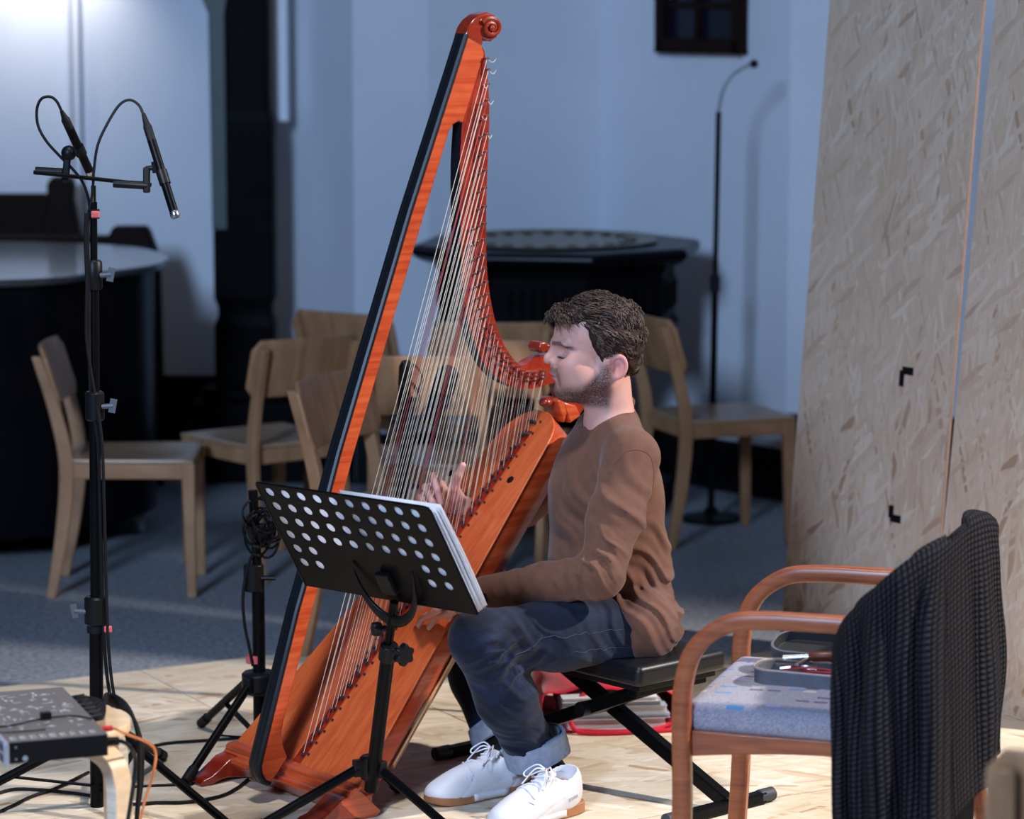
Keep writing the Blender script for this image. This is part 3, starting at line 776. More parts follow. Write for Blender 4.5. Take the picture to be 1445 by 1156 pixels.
# base block with mouldings and two scrolled feet
m = MB(); W0 = hw(0) + 0.006
prof = [(-0.010, -0.012), (0.030, -0.012), (0.030, -0.006), (0.024, -0.004), (0.018, -0.014), (0.006, -0.020), (-0.02, -0.020), (-0.035, -0.010), (-0.035, 0.085), (-0.004, 0.113), (0.02, 0.113), (0.02, 0.0)]
prof = [(0.030, 0.0), (0.030, -0.010), (0.022, -0.010), (0.018, -0.018), (0.006, -0.022), (0.0, -0.016), (-0.012, -0.016), (-0.026, -0.026), (-0.036, -0.022), (-0.036, 0.03), (-0.012, 0.085), (0.02, 0.085), (0.02, 0.0)]
m.prism(prof, lambda u, b: SBX(u / SL * 1.0, -W0, b), lambda u, b: SBX(u / SL * 1.0, W0, b))
m.build('base', M['harp'], harp, True, 0.003, False, 30)
for sgn in (1, -1):
    t0, t1 = (sgn * 0.272, sgn * 0.205)
    pf = [(0.10, 0.070), (0.03, 0.074), (0.005, 0.068), (-0.02, 0.050), (-0.045, 0.034), (-0.068, 0.028), (-0.080, 0.020), (-0.076, 0.0135), (-0.045, 0.0125), (-0.025, 0.020), (0.0, 0.024), (0.05, 0.016), (0.10, 0.013)]
    f = MB().prism([tuple(p)[:2] for p in pf], lambda s, z: HW(s + 0.03, t0, z), lambda s, z: HW(s + 0.03, t1, z)).build('foot', M['harp_dark'] if 0 else M['harp_neck'], harp, True, 0.005, False, 50)
# pillar
pil = [(659.5, 49), (579.5, 300), (479.5, 640), (430, 829), (421, 860), (367, 1081), (369, 1094), (374, 1103), (382, 1106), (392, 1092), (406.6, 1069), (400, 1053), (398, 1036), (401, 1015), (412, 976), (441.5, 860), (450, 829), (500, 640), (600, 300), (634, 186), (640, 176), (648, 171), (654, 174), (671, 118), (684, 76), (678, 58)]
pp = HPOLY(pil, TT)
MB().prism(pp, lambda s, z: HW(s, -TT, z), lambda s, z: HW(s, TT, z)).build('pillar', M['harp'], harp, True, 0.004, False, 30)
fp = HPOLY([(659.5, 49), (640, 111), (579.5, 300), (479.5, 640), (430, 829), (421, 860), (367, 1081), (368.5, 1093), (374, 1102.5), (382, 1106)], TT)
fp = [V(a, b) for a, b in fp]; m = MB()
cs = [(-0.0225, -0.004), (-0.0225, 0.003), (-0.018, 0.0075), (-0.008, 0.009), (-0.0065, 0.0082), (0.0065, 0.0082), (0.008, 0.009), (0.018, 0.0075), (0.0225, 0.003), (0.0225, -0.004)]
for i, p in enumerate(fp):
    d = (fp[min(i + 1, len(fp) - 1)] - fp[max(i - 1, 0)]).normalized(); o = V(d.y, -d.x); o = -o if (o.x > 0 and i < 7) else o
    if i >= 7 and o.y > 0: o = -o
    for t, q in cs: m.v.append(tuple(HW(p.x + o.x * q, t, p.y + o.y * q)))
k_ = len(cs)
for i in range(len(fp) - 1):
    for k in range(k_): m.f.append([i * k_ + k, i * k_ + (k + 1) % k_, (i + 1) * k_ + (k + 1) % k_, (i + 1) * k_ + k]); m.m.append(0)
m.f += [list(range(k_)), [(len(fp) - 1) * k_ + k for k in range(k_)]]; m.m += [0, 0]
m.build('pillar_front', M['ebony'], harp, True, 0, False, 30)['label'] = 'black fluted front of the pillar'
# head with its volute
head = [(656, 52), (661, 38), (668, 28), (678, 20), (688, 17), (698, 21), (704.5, 31), (705.5, 42), (701, 53), (693, 58.5), (686, 57.5), (681, 53), (682, 62), (679, 66)]
hh = HPOLY(head, TT)
MB().prism(hh, lambda s, z: HW(s, -TT - 0.006, z), lambda s, z: HW(s, TT + 0.001, z)).build('scroll', M['harp_dark'], harp, True, 0.006, False, 50)
def volute(cx_, cy_, r0, turns, a0, w, name, tdir=1):
    pts = []
    for i in range(64):
        f = i / 63; r = r0 * (1 - 0.80 * f); a = a0 + 2 * PI * turns * f
        s, z = HP(cx_ + r * math.cos(a), cy_ + r * math.sin(a), TT); pts.append(HW(s, TT + 0.002 + 0.008 * f, z))
    mb = MB().tube(pts, [w * (1 - 0.55 * i / 63) for i in range(64)], 8)
    s, z = HP(cx_, cy_, TT); mb.ball(HW(s, TT + 0.008, z), (0.008, 0.008, 0.008), 12, 8)
    mb.build(name, M['harp_dark'], harp)
volute(691.5, 39, 14, 1.8, -2.6, 0.0075, 'scroll_spiral')
# neck (harmonic curve)
outer = [(681, 66), (684.6, 78), (688, 110), (690, 140), (690.5, 166), (689, 213), (687, 260), (686, 300), (686, 335), (687, 377), (691.5, 418), (701, 460), (715, 493), (731.7, 514), (742, 514), (754, 507), (766, 502), (786, 500)]
inner = [(793, 540), (779, 541), (759, 547), (737, 549), (715, 542), (693, 526), (676, 499), (662, 457), (654, 413), (650.5, 349), (649, 280), (649, 230), (652, 176)]
no, ni = outer, inner
poly = [tuple(p)[:2] for p in bez([V(x, y, 0) for x, y in no], 68)] ; k1 = len(poly)
poly += [tuple(p)[:2] for p in bez([V(x, y, 0) for x, y in ni], 60)]; k2 = len(poly)
poly += [(655, 158), (664, 124), (672, 96), (676, 78)]
NT_ = 0.019; npz = HPOLY(poly, NT_)
m = MB(); N = len(npz)
m.add([HW(s, -NT_, z) for s, z in npz] + [HW(s, NT_, z) for s, z in npz], [tuple(range(N - 1, -1, -1)), tuple(range(N, 2 * N))])
for i in range(N):
    j = (i + 1) % N; m.f.append([i, j, N + j, N + i]); m.m.append(1 if k1 <= i < k2 else 0)
m.build('neck', [M['harp_neck'], M['ebony']], harp, True, 0, False, 40)
R1 = [(684, 82), (686, 98), (685, 118), (684.5, 141), (684, 163), (684, 189), (682.5, 214), (681.5, 240), (681, 265), (680.5, 291), (680, 315), (679.6, 338), (680.4, 359), (681, 378), (683, 397), (684.6, 414.6), (686.8, 430), (689, 444), (692, 457), (696, 469), (700, 479), (704, 490), (709.5, 497), (714, 504), (720.6, 511), (727.5, 517), (735, 522), (744, 525), (754, 525), (764, 523)]
R2 = [(677, 146), (677, 169), (676, 193), (675, 219), (674, 245), (673, 271), (672.7, 295), (672.4, 319), (671.8, 340), (672.7, 362), (674, 382), (675.5, 401), (676.6, 417.6), (679.6, 433), (682, 447), (686, 462), (690, 475), (695, 487), (701, 498), (708, 508), (715, 516), (723, 523), (732, 528), (742, 531), (753, 531), (764, 529)]
R3 = [(664, 323), (663.4, 345.6), (664.4, 366), (665.8, 386), (667, 404.6), (669.6, 420), (671, 435.6), (674, 449), (678, 463), (683, 477), (688, 490), (694, 502), (701, 513), (709, 522), (718, 529), (728, 534), (739, 537), (751, 537), (763, 534)]
for rr, off in ((R1, 4.5), (R2, 4.5), (R3, 4)):
    # fluted ribs between the rows of pins
    pts = [HP(x - off, y, NT_) for x, y in rr]
    MB().tube(bez([HW(s, NT_ - 0.0005, z) for s, z in pts], len(pts) * 3), 0.0042, 6).build('neck_rib', M['harp_neck'], harp)
# strings, tuning pins and bridge pins: shared meshes, one object each
def unit_cyl(name, seg, mat):
    mb = MB().tube([(0, 0, 0), (0, 0, 1)], 1.0, seg); me = mb.mesh(name); me.materials.append(mat)
    me.polygons.foreach_set('use_smooth', [True] * len(me.polygons)); me.set_sharp_from_angle(angle=0.8); return me
sme, smr = unit_cyl('string', 6, M['string']), unit_cyl('string', 6, M['string_red'])
pme, bme = unit_cyl('tuning_pin', 8, M['steel']), unit_cyl('bridge_pin', 8, M['pin_dark'])
HM = (Matrix.Translation(HB0) @ Matrix.Rotation(HAL, 4, 'Z')).inverted()
def stick(name, me, a, b, r):
    o = bpy.data.objects.new(name, me); C.objects.link(o); o.parent = harp
    a = HM @ Vector(a); b = HM @ Vector(b); d = b - a
    o.matrix_local = Matrix.Translation(a) @ rot_to(d).to_4x4() @ Matrix.Diagonal((r, r, d.length, 1)); return o
BL0, BL1 = (411, 1052), (748, 592)
cnt = 0; PINS = []
for row, (rr, u0, tb) in enumerate(((R1, 0.0, 0.008), (R2, 0.055, -0.002), (R3, 0.26, -0.012))):
    for i, (x, y) in enumerate(rr):
        s, z = HP(x, y, NT_); f = i / (len(rr) - 1); f = u0 + (1 - u0) * f
        bs, bz = HP(BL0[0] + (BL1[0] - BL0[0]) * f, BL0[1] + (BL1[1] - BL0[1]) * f, 0)
        q = V(bs, bz) - C0; u = q.dot(ax) / SL
        top = HW(s, NT_ + 0.010, z); bot = SBX(u, tb, -0.0065)
        stick('string', smr if (cnt % 7) == 3 else sme, top, bot, 0.00075 - 0.00035 * f)
        stick('tuning_pin', pme, HW(s, NT_ - 0.004, z), HW(s, NT_ + 0.016, z), 0.0030)
        stick('bridge_pin', bme, SBX(u, tb, -0.004), SBX(u, tb + 0.004, -0.014), 0.0042)
        if row < 1 and i % 1 == 0: 
            stick('bridge_pin', bme, SBX(u + 0.006, tb + 0.016, -0.004), SBX(u + 0.006, tb + 0.017, -0.0075), 0.0038)
        cnt += 1
# loose string ends at the top pins
for x, y, dx in ((684, 82, 12), (686, 98, 10), (685, 118, -7), (684, 141, 8), (684, 163, -8), (684, 189, 6)):
    pts = [HW(*((lambda a: (a[0], NT_ + 0.012, a[1]))(HP(x + dx * f, y + 6 * math.sin(f * 3), NT_)))) for f in [i / 8 for i in range(9)]]
    MB().tube(pts, 0.0007, 5).build('string_end', M['string'], harp)
# neck heel behind the player's chin, and the block on top of the box
hl = HPOLY([(776, 512), (790, 500), (806, 530), (818, 575), (806, 592), (792, 580), (782, 545)], 0.0)
MB().prism(hl, lambda s, z: HW(s, -0.024, z), lambda s, z: HW(s, 0.022, z)).build('neck_heel', M['harp_neck'], harp, True, 0.005, False, 40)
for px0, px1 in ((786, 793), (794.5, 812)):
    bl_ = HPOLY([(px0, 566 + (px0 - 786) * 0.2), (px1, 561 + (px1 - 793) * 0.6), (px1 + 6, 583 + (px1 - 793) * 0.2), (px0 + 9, 597)], 0.03)
    MB().prism(bl_, lambda s, z: HW(s, -0.03, z), lambda s, z: HW(s, 0.034, z)).build('shoulder_block', M['harp'], harp, True, 0.003, False, 40)
s, z = HP(766, 490, TT)
MB().tube([HW(s, -0.024, z), HW(s, 0.026, z)], 0.014, 20).tube([HW(s + 0.016, -0.026, z - 0.004), HW(s + 0.016, 0.026, z - 0.004)], 0.012, 16).build('neck_scroll', M['harp_dark'], harp, True, 0.004)
s, z = HP(777, 568, 0.02)
MB().ball(HW(s, 0.0, z), (0.020, 0.03, 0.014), 16, 8).build('finial', M['harp_dark'], harp)
# ------------------------------------------------------------------ music stand
sc_ = FL(524, 1166, ZS)
ms = thing('music_stand', 'black music stand with a perforated desk, in front of the harp', 'music stand', sc_)
A0, A1 = P(360.5, 681, 6.86), P(605, 719, 6.53)
A1.z = A0.z
uu_ = (A1 - A0); DW = uu_.length; uu_.normalize()
hz = V(-uu_.y, uu_.x, 0)                      # horizontal towards the player
hz = hz if hz.y > 0 else -hz
DH = 0.31; tilt = math.radians(32)
dv = (V(0, 0, -1) * math.cos(tilt) + hz * math.sin(tilt)).normalized()   # down the desk
dn = uu_.cross(dv).normalized(); dn = dn if dn.y > 0 else -dn             # towards the player
def D(u, v, q=0): return A0 + uu_ * u + dv * v + dn * q
# perforated plate: cells with round holes
m = MB(); cols, rows = 10, 6; mx, my = 0.0087, 0.002
cw = 0.0467 * DW / 0.5; chh = 0.0425; r = 0.0128; TH = 0.0015
def cell(u0, v0, u1, v1, hole):
    if not hole:
        m.add([D(u0, v0, -TH), D(u1, v0, -TH), D(u1, v1, -TH), D(u0, v1, -TH), D(u0, v0, TH), D(u1, v0, TH), D(u1, v1, TH), D(u0, v1, TH)], [(0, 1, 2, 3), (7, 6, 5, 4)]); return
    S = 24; cu, cv = (u0 + u1) / 2, (v0 + v1) / 2; sq_, ci = [], []
    for k in range(S):
        a = 2 * PI * k / S; ca, sa_ = math.cos(a), math.sin(a); f = 1 / max(abs(ca), abs(sa_))
        sq_.append((cu + ca * f * (u1 - u0) / 2, cv + sa_ * f * (v1 - v0) / 2)); ci.append((cu + ca * r, cv + sa_ * r))
    vs = [D(*p, -TH) for p in sq_] + [D(*p, -TH) for p in ci] + [D(*p, TH) for p in ci] + [D(*p, TH) for p in sq_]
    fs = []
    for k in range(S):
        l = (k + 1) % S
        for b in (0, S, 2 * S): fs.append((b + k, b + l, b + S + l, b + S + k))
    m.add(vs, fs)
cell(0, 0.0, DW, my, False); cell(0, my, mx, my + rows * chh, False); cell(mx + cols * cw, my, DW, my + rows * chh, False); cell(0, my + rows * chh, DW, DH, False)
for i in range(cols):
    for j in range(rows):
        cell(mx + i * cw, my + j * chh, mx + (i + 1) * cw, my + (j + 1) * chh, j < 4 or i < 2 or i > 7)
desk = m.build('desk', M['black_metal'], ms, False, 0, False)
m = MB(); m.tube([D(0.006, 0.0), D(DW - 0.012, 0.0), D(DW - 0.004, 0.003), D(DW, 0.012), D(DW, DH)], 0.0032, 8); m.tube([D(0.006, 0), D(0.001, 0.006), D(0, DH)], 0.0032, 8)
m.build('desk_rim', M['black_metal'], ms)
m = MB(); m.add([D(0, DH, -TH), D(DW, DH, -TH), D(DW, DH, 0.045), D(0, DH, 0.045), D(0, DH + 0.003, -TH), D(DW, DH + 0.003, -TH), D(DW, DH + 0.003, 0.045), D(0, DH + 0.003, 0.045)], [(0, 1, 2, 3), (7, 6, 5, 4), (0, 4, 5, 1), (1, 5, 6, 2), (2, 6, 7, 3), (3, 7, 4, 0)])
m.add([D(0, DH, 0.045), D(DW, DH, 0.045), D(DW, DH - 0.02, 0.047), D(0, DH - 0.02, 0.047)], [(0, 1, 2, 3)])
m.build('ledge', M['black_metal'], ms, False, 0)
# bracket cup under the desk
c0 = D(DW * 0.555, DH * 0.70, -0.004)
m = MB()
def strap(u, v):
    a = PI * (0.0 + 1.0 * u); rr = 0.090
    return c0 + uu_ * (math.cos(a) * rr) + dv * (math.sin(a) * 0.125 - 0.0) + dn * (-(0.004 + 0.028 * math.sin(a)) - 0.012 * (v - 0.5) * 2 * 0.3) + dv * ((v - 0.5) * 0.026)
m.grid(strap, 25, 5); m.build('bracket', M['black_plastic'], ms, True, 0, False, 40, 2, 0.007)
pt = D(DW * 0.555, DH * 0.70 + 0.110, -0.030)
px0 = pt.x; top = V(sc_.x, sc_.y, 0)
pole_top = V(pt.x, pt.y, pt.z)
m = MB(); m.box(D(DW * 0.555, DH * 0.80, -0.012), (0.04, 0.016, 0.06), Matrix((uu_, dn, -dv)).transposed()); m.build('hinge', M['black_plastic'], ms, False, 0.004)
base_top = V(sc_.x, sc_.y, 0.17)
def on_pole(f): return base_top.lerp(pole_top, f)
MB().tube([on_pole(0.52), pole_top + V(0, 0, 0.03)], 0.0105, 14).build('upper_pole', M['black_metal'], ms)
MB().tube([V(sc_.x, sc_.y, 0.10), on_pole(0.74)], 0.0165, 16).build('lower_pole', M['black_metal'], ms)
MB().tube([on_pole(0.70), on_pole(0.80)], 0.0215, 16).build('clutch', M['black_plastic'], ms, True, 0.003)
def knob(c, d, r, name, par):
    R = rot_to(d); mb = MB(); prof = []
    mb.tube([Vector(c) - Vector(d).normalized() * 0.012, Vector(c)], r * 0.45, 12)
    n = 6 * 6; ring = []
    for zz in (0.0, 0.004, 0.016, 0.020):
        k = 0.85 if zz in (0.0, 0.020) else 1.0
        ring.append([Vector(c) + R @ V(r * k * (1 + 0.13 * math.cos(6 * 2 * PI * i / n)) * math.cos(2 * PI * i / n), r * k * (1 + 0.13 * math.cos(6 * 2 * PI * i / n)) * math.sin(2 * PI * i / n), zz) for i in range(n)])
    vs = [p for r_ in ring for p in r_]; fs = []
    for i in range(3):
        for k in range(n): fs.append((i * n + k, i * n + (k + 1) % n, (i + 1) * n + (k + 1) % n, (i + 1) * n + k))
    fs += [tuple(range(n - 1, -1, -1)), tuple(3 * n + k for k in range(n))]
    mb.add(vs, fs); return mb.build(name, M['black_plastic'], par)
kp = on_pole(0.755); knob(kp + V(0.030, -0.028, 0), V(0.6, -0.8, 0), 0.024, 'clamp_knob', ms)
kp2 = pole_top + V(0, 0, -0.03); knob(kp2 + V(-0.030, -0.012, 0.0), V(-0.9, -0.4, 0), 0.016, 'tilt_knob', ms)
# tripod
def tripod(root, c, zc, R, a0, zf, mat_leg, rl=0.011, col_r=0.028, brace=True, hub=True, pole_r=0.016):
    cx_, cy_ = c
    if hub: MB().lathe([(col_r * 0.8, zc - 0.03), (col_r, zc - 0.02), (col_r, zc + 0.022), (col_r * 0.8, zc + 0.028)], (cx_, cy_, 0), None, 20).build('tripod_collar', M['black_plastic'], root, True, 0.002)
    for k in range(3):
        a = a0 + 2 * PI * k / 3; d = V(math.cos(a), math.sin(a), 0)
        p0 = V(cx_, cy_, zc) + d * (col_r * 1.1); p1 = V(cx_, cy_, zf + 0.012) + d * R
        lg = MB().tube([p0, p1], rl, 10).build('leg', mat_leg, root)
        MB().tube([p1 - (p1 - p0).normalized() * 0.045, p1], rl * 1.25, 10).build('foot_cap', M['black_rubber'], lg)
        MB().box(V(cx_, cy_, zc) + d * (col_r * 1.05), (0.03, 0.022, 0.04), Matrix.Rotation(a, 3, 'Z')).build('pivot', M['black_plastic'], root, False, 0.003)
        if brace:
            q = p0.lerp(p1, 0.52); z2 = max(zf + 0.05, zc - 0.16)
            MB().bar(V(cx_, cy_, z2) + d * pole_r, q, 0.016, 0.004).build('brace', mat_leg, root, False)
    if brace: MB().tube([(cx_, cy_, max(zf + 0.05, zc - 0.16) - 0.012), (cx_, cy_, max(zf + 0.05, zc - 0.16) + 0.012)], pole_r * 1.5, 14).build('brace_hub', M['black_plastic'], root)
tripod(ms, (sc_.x, sc_.y), 0.155, 0.30, math.radians(200), ZS, M['black_metal'], 0.0115, 0.027, False)
# music sheets on the desk
def sheets(name, lab, cat, u0, u1, v0, n, q0, dq, sk=0.0):
    o = thing(name, lab, cat, D((u0 + u1) / 2, DH - 0.001, q0))
    for i in range(n):
        k = q0 + i * dq; b = 0.004 * math.sin(i * 2.1); m = MB()
        m.grid(lambda a, v: D(u0 + (u1 - u0) * a + sk * i + b * (1 - v), DH - 0.002 - (DH - 0.002 - v0) * (1 - v) - 0.0 * i, k + 0.004 * math.sin(PI * v) * (i % 2) + 0.0006 * i), 3, 7)
        m.build('page', M['paper'], o, True, 0, False, 40, 2, 0.0007)
    return o
sheets('sheet_music', 'left sheet of music standing on the black desk, seen through the holes', 'sheet music', 0.008, 0.238, 0.016, 1, 0.0025, 0.001)
sheets('sheet_music', 'thick booklet of white pages at the right end of the black music desk', 'sheet music', 0.228, DW + 0.004, 0.014, 6, 0.0045, 0.0042, 0.0012)
# ------------------------------------------------------------------ microphone stand with a pair of microphones (left)
c1 = V(-0.965, 7.12, 0)
t = thing('microphone_stand', 'tall black microphone stand at left carrying a bar with two microphones', 'microphone stand', c1 + V(0, 0, ZS))
def pl(px, py): return P(px, py, c1.y)
base, topp = V(c1.x, c1.y, 0.06), pl(132, 285)
x_at = lambda py: pl(132 + (py - 285) * 0.006, py)
MB().tube([x_at(1140), x_at(860)], 0.0165, 14).build('lower_pole', M['black_metal'], t)
MB().tube([x_at(872), x_at(570)], 0.0135, 14).build('middle_pole', M['black_metal'], t)
MB().tube([x_at(580), x_at(385)], 0.0115, 14).build('upper_pole', M['black_metal'], t)
MB().tube([x_at(392), x_at(285)], 0.0085, 12).build('top_pole', M['black_metal'], t)
for py, r, sd in ((862, 0.028, -1), (573, 0.023, 1), (388, 0.020, 1)):
    p = x_at(py); MB().tube([p - V(0, 0, 0.035), p - V(0, 0, 0.03), p + V(0, 0, 0.03), p + V(0, 0, 0.035)], [r * 0.8, r, r, r * 0.8], 16).build('clutch', M['black_plastic'], t)
    k = MB().tube([p + V(sd * r * 0.8, -0.01, 0), p + V(sd * (r + 0.022), -0.012, 0.002)], 0.006, 8)
    k.bar(p + V(sd * (r + 0.018), -0.012, -0.014), p + V(sd * (r + 0.024), -0.012, 0.018), 0.006, 0.016); k.build('clutch_lever', plain('lever_grey', S2L(84, 86, 92), 0.45), t)
MB().tube([x_at(285), x_at(262)], 0.006, 10).build('thread', M['brass'], t)
for py, sd in ((302, 1), (886, 1)):
    p = x_at(py); MB().tube([p - V(0, 0, 0.011), p + V(0, 0, 0.011)], 0.014 if py < 400 else 0.022, 14).build('cable_tie', M['black_rubber'], t)
    MB().box(p + V(sd * (0.006 if py < 400 else 0.030), -0.016, 0), (0.02, 0.008, 0.016)).build('tie_tab', M['red_tape'], t, False, 0.003)
tripod(t, (c1.x, c1.y), 0.20, 0.44, math.radians(-160), ZS, M['black_metal'], 0.011, 0.03, True)
b0, b1 = pl(52, 241), pl(212, 262); b0.y -= 0.05; b1.y += 0.02
MB().tube([b0, b1], 0.005, 10).build('stereo_bar', M['black_metal'], t)
for (a, b) in (((50, 241), (88, 243)), ((160, 259), (208, 262))):
    p, q = pl(*a), pl(*b); MB().tube([p, q], 0.0095, 12).build('bar_clamp', M['black_plastic'], t)
MB().bar(pl(207, 272), pl(207, 236), 0.016, 0.016, (0, 1, 0)).build('upright', M['black_plastic'], t, False, 0.003)
MB().bar(pl(92, 258), pl(96, 212), 0.016, 0.016, (0, 1, 0)).build('upright', M['black_plastic'], t, False, 0.003)
MB().tube([pl(206, 238), pl(222, 236)], 0.006, 8).tube([pl(218, 228), pl(220, 244)], 0.008, 8).build('clip', M['black_plastic'], t)
MB().ball(pl(97, 216), (0.018, 0.018, 0.018)).build('clip', M['black_plastic'], t)
def mic(lab, a, b, dy0, dy1, cable):
    p, q = pl(*a), pl(*b); p.y += dy0; q.y += dy1; d = (q - p)
    o = thing('microphone', lab, 'microphone', p, 0, 'pencil microphones on the left stand')
    MB().tube([p + d * 0.26, p + d * 0.94], 0.0105, 16).build('body', M['black_metal'], o)
    MB().tube([p + d * 0.94, p + d * 0.955, p + d * 0.985, p + d], [0.0105, 0.0112, 0.0112, 0.009], 16).build('grille', M['steel'], o)
    MB().tube([p, p + d * 0.10, p + d * 0.13, p + d * 0.26], [0.0045, 0.008, 0.0105, 0.0105], 14).build('connector', M['black_rubber'], o)
    MB().tube([p + d * 0.55, p + d * 0.68], 0.0135, 14).build('holder', M['black_plastic'], o)
    pts = bez([p + d * 0.02] + [pl(x, y) + V(0, dy0 * 0.5, 0) for x, y in cable], 60)
    MB().tube(pts, 0.0034, 8).build('cable', M['black_rubber'], o)
mic('right pencil microphone of the pair, pointing down to the right', (203, 160), (254, 303), -0.01, -0.09, [(196, 148), (183, 141), (168, 149), (150, 178), (138, 206), (133, 240), (131, 270), (126, 300)])
mic('left pencil microphone of the pair, pointing away behind the stand pole', (87, 157), (120, 250), 0.0, 0.10, [(80, 143), (70, 136.5), (58, 140), (52, 155), (54, 178), (66, 200), (84, 220), (100, 236), (116, 256), (125, 282), (127, 302)])
cb = [(126, 300), (125, 340), (127, 400), (127, 480), (130, 560), (139, 620), (142, 700), (144, 780), (147, 880), (152, 950), (162, 1010)]
o = thing('stand_cable', 'black cable running down the left microphone stand pole', 'cable', pl(150, 1000))
MB().tube(bez([pl(x, y) + V(0, -0.016, 0) for x, y in cb], 80), 0.0042, 8).build('cable_run', M['black_rubber'], o)
MB().tube(bez([pl(x + 6 - 9 * (y < 560), y) + V(0, -0.018, 0) for x, y in cb], 80), 0.0040, 8).build('cable_run', M['black_rubber'], o)
# ------------------------------------------------------------------ tripod stand behind the harp foot, with a coil of cable
c2 = V(-0.645, 7.60, 0)
t = thing('microphone_stand', 'black tripod stand left of the harp pillar, wound with cable at its top', 'microphone stand', c2 + V(0, 0, ZS))
MB().tube([c2 + V(0, 0, 0.06), c2 + V(0, 0, 0.48)], 0.0165, 14).build('lower_pole', M['black_metal'], t)
MB().tube([c2 + V(0, 0, 0.46), P(357, 692, c2.y)], 0.012, 12).build('upper_pole', M['black_metal'], t)
p = P(358, 815, c2.y); MB().tube([p - V(0, 0, 0.035), p + V(0, 0, 0.035)], 0.026, 16).build('clutch', M['black_plastic'], t, True, 0.003)
MB().tube([p + V(0.02, -0.01, 0), p + V(0.055, -0.012, 0)], 0.007, 8).build('clutch_lever', M['black_metal'], t)
p = P(358, 930, c2.y); MB().tube([p - V(0, 0, 0.01), p + V(0, 0, 0.01)], 0.020, 14).build('cable_tie', M['red_tape'], t)['label'] = 'red tape band'
p = P(368, 752, c2.y); MB().box(p, (0.05, 0.03, 0.05)).build('boom_clamp', M['black_plastic'], t, False, 0.008)
tripod(t, (c2.x, c2.y), 0.205, 0.34, math.radians(-118), ZS, M['black_metal'], 0.011, 0.045, True)
o = thing('coiled_cable', 'tangle of thin black cable wound round the tripod top left of the music desk', 'cable', P(372, 745, c2.y - 0.03))
rnd = random.Random(3); m = MB()
for k in range(9):
    cx_, cy_ = 372 + rnd.uniform(-9, 10), 742 + rnd.uniform(-18, 18); rx, ry = rnd.uniform(13, 24), rnd.uniform(16, 34); a0 = rnd.uniform(0, 6)
    m.tube([P(cx_ + rx * math.cos(a0 + q * 2 * PI / 20), cy_ + ry * math.sin(a0 + q * 2 * PI / 20), c2.y - 0.045 + 0.05 * math.sin(q * 0.7 + k)) for q in range(20)], 0.0036, 6, 0, True)
m.build('coil', M['black_rubber'], o)
m = MB().tube(bez([P(x, y, c2.y - 0.02) for x, y in ((362, 770), (350, 800), (343, 840), (345, 880), (352, 915), (357, 940))], 30), 0.0042, 8); m.build('cable_run', M['black_rubber'], o)
# ------------------------------------------------------------------ third stand seen through the strings
c3 = V(-0.30, 8.14, 0)
t = thing('microphone_stand', 'black microphone stand seen through the harp strings, behind the harp', 'microphone stand', c3 + V(0, 0, ZS))
MB().tube([c3 + V(0, 0, 0.06), P(561, 720, c3.y)], 0.016, 14).build('lower_pole', M['black_metal'], t)
MB().tube([P(561, 740, c3.y), P(578, 606, c3.y)], 0.017, 12).build('upper_pole', M['black_metal'], t)
MB().tube([P(552, 592, c3.y - 0.03), P(570, 590, c3.y)], 0.013, 12).box(P(574, 597, c3.y), (0.06, 0.05, 0.06), Matrix.Rotation(0.4, 3, 'Y')).build('boom_clamp', M['black_plastic'], t, True, 0.005)
MB().tube([P(566, 640, c3.y), P(583, 560, c3.y)], 0.010, 10).build('boom', M['black_metal'], t)
tripod(t, (c3.x, c3.y), 0.24, 0.30, math.radians(-20), ZS, M['black_metal'], 0.011, 0.035, True)
def bigmic(lab, a, b, r):
    p, q = P(*a, c3.y - 0.02), P(*b, c3.y - 0.06); d = q - p
    o = thing('microphone', lab, 'microphone', p, 0, 'microphones behind the harp strings')
    MB().tube([p, p + d * 0.06, p + d * 0.62], [r * 0.75, r, r], 16).build('body', M['black_metal'], o)
    MB().tube([p + d * 0.62, p + d * 0.64, p + d * 0.92, p + d], [r * 0.9, r * 1.08, r * 1.08, r * 0.7], 16).build('grille', M['black_plastic'], o)
    return o
bigmic('larger black microphone behind the harp strings, tilted up to the right', (606, 596), (636, 520), 0.029)
bigmic('smaller black microphone behind the harp strings, nearer the harp pillar', (568, 602), (573, 510), 0.017)
o = thing('coiled_cable', 'loose black cable loops by the microphones behind the harp strings', 'cable', P(620, 570, c3.y - 0.05))
m = MB(); m.tube(bez([P(x, y, c3.y - 0.05) for x, y in ((600, 585), (612, 578), (624, 570), (634, 560), (640, 552), (630, 549), (636, 562), (628, 578), (614, 580), (606, 572))], 50), 0.0028, 6)
m.tube(bez([P(x, y, c3.y - 0.04) for x, y in ((578, 512), (590, 520), (596, 536), (588, 552), (582, 540), (592, 560), (586, 582))], 40), 0.003, 6); m.build('cable_run', M['black_rubber'], o)
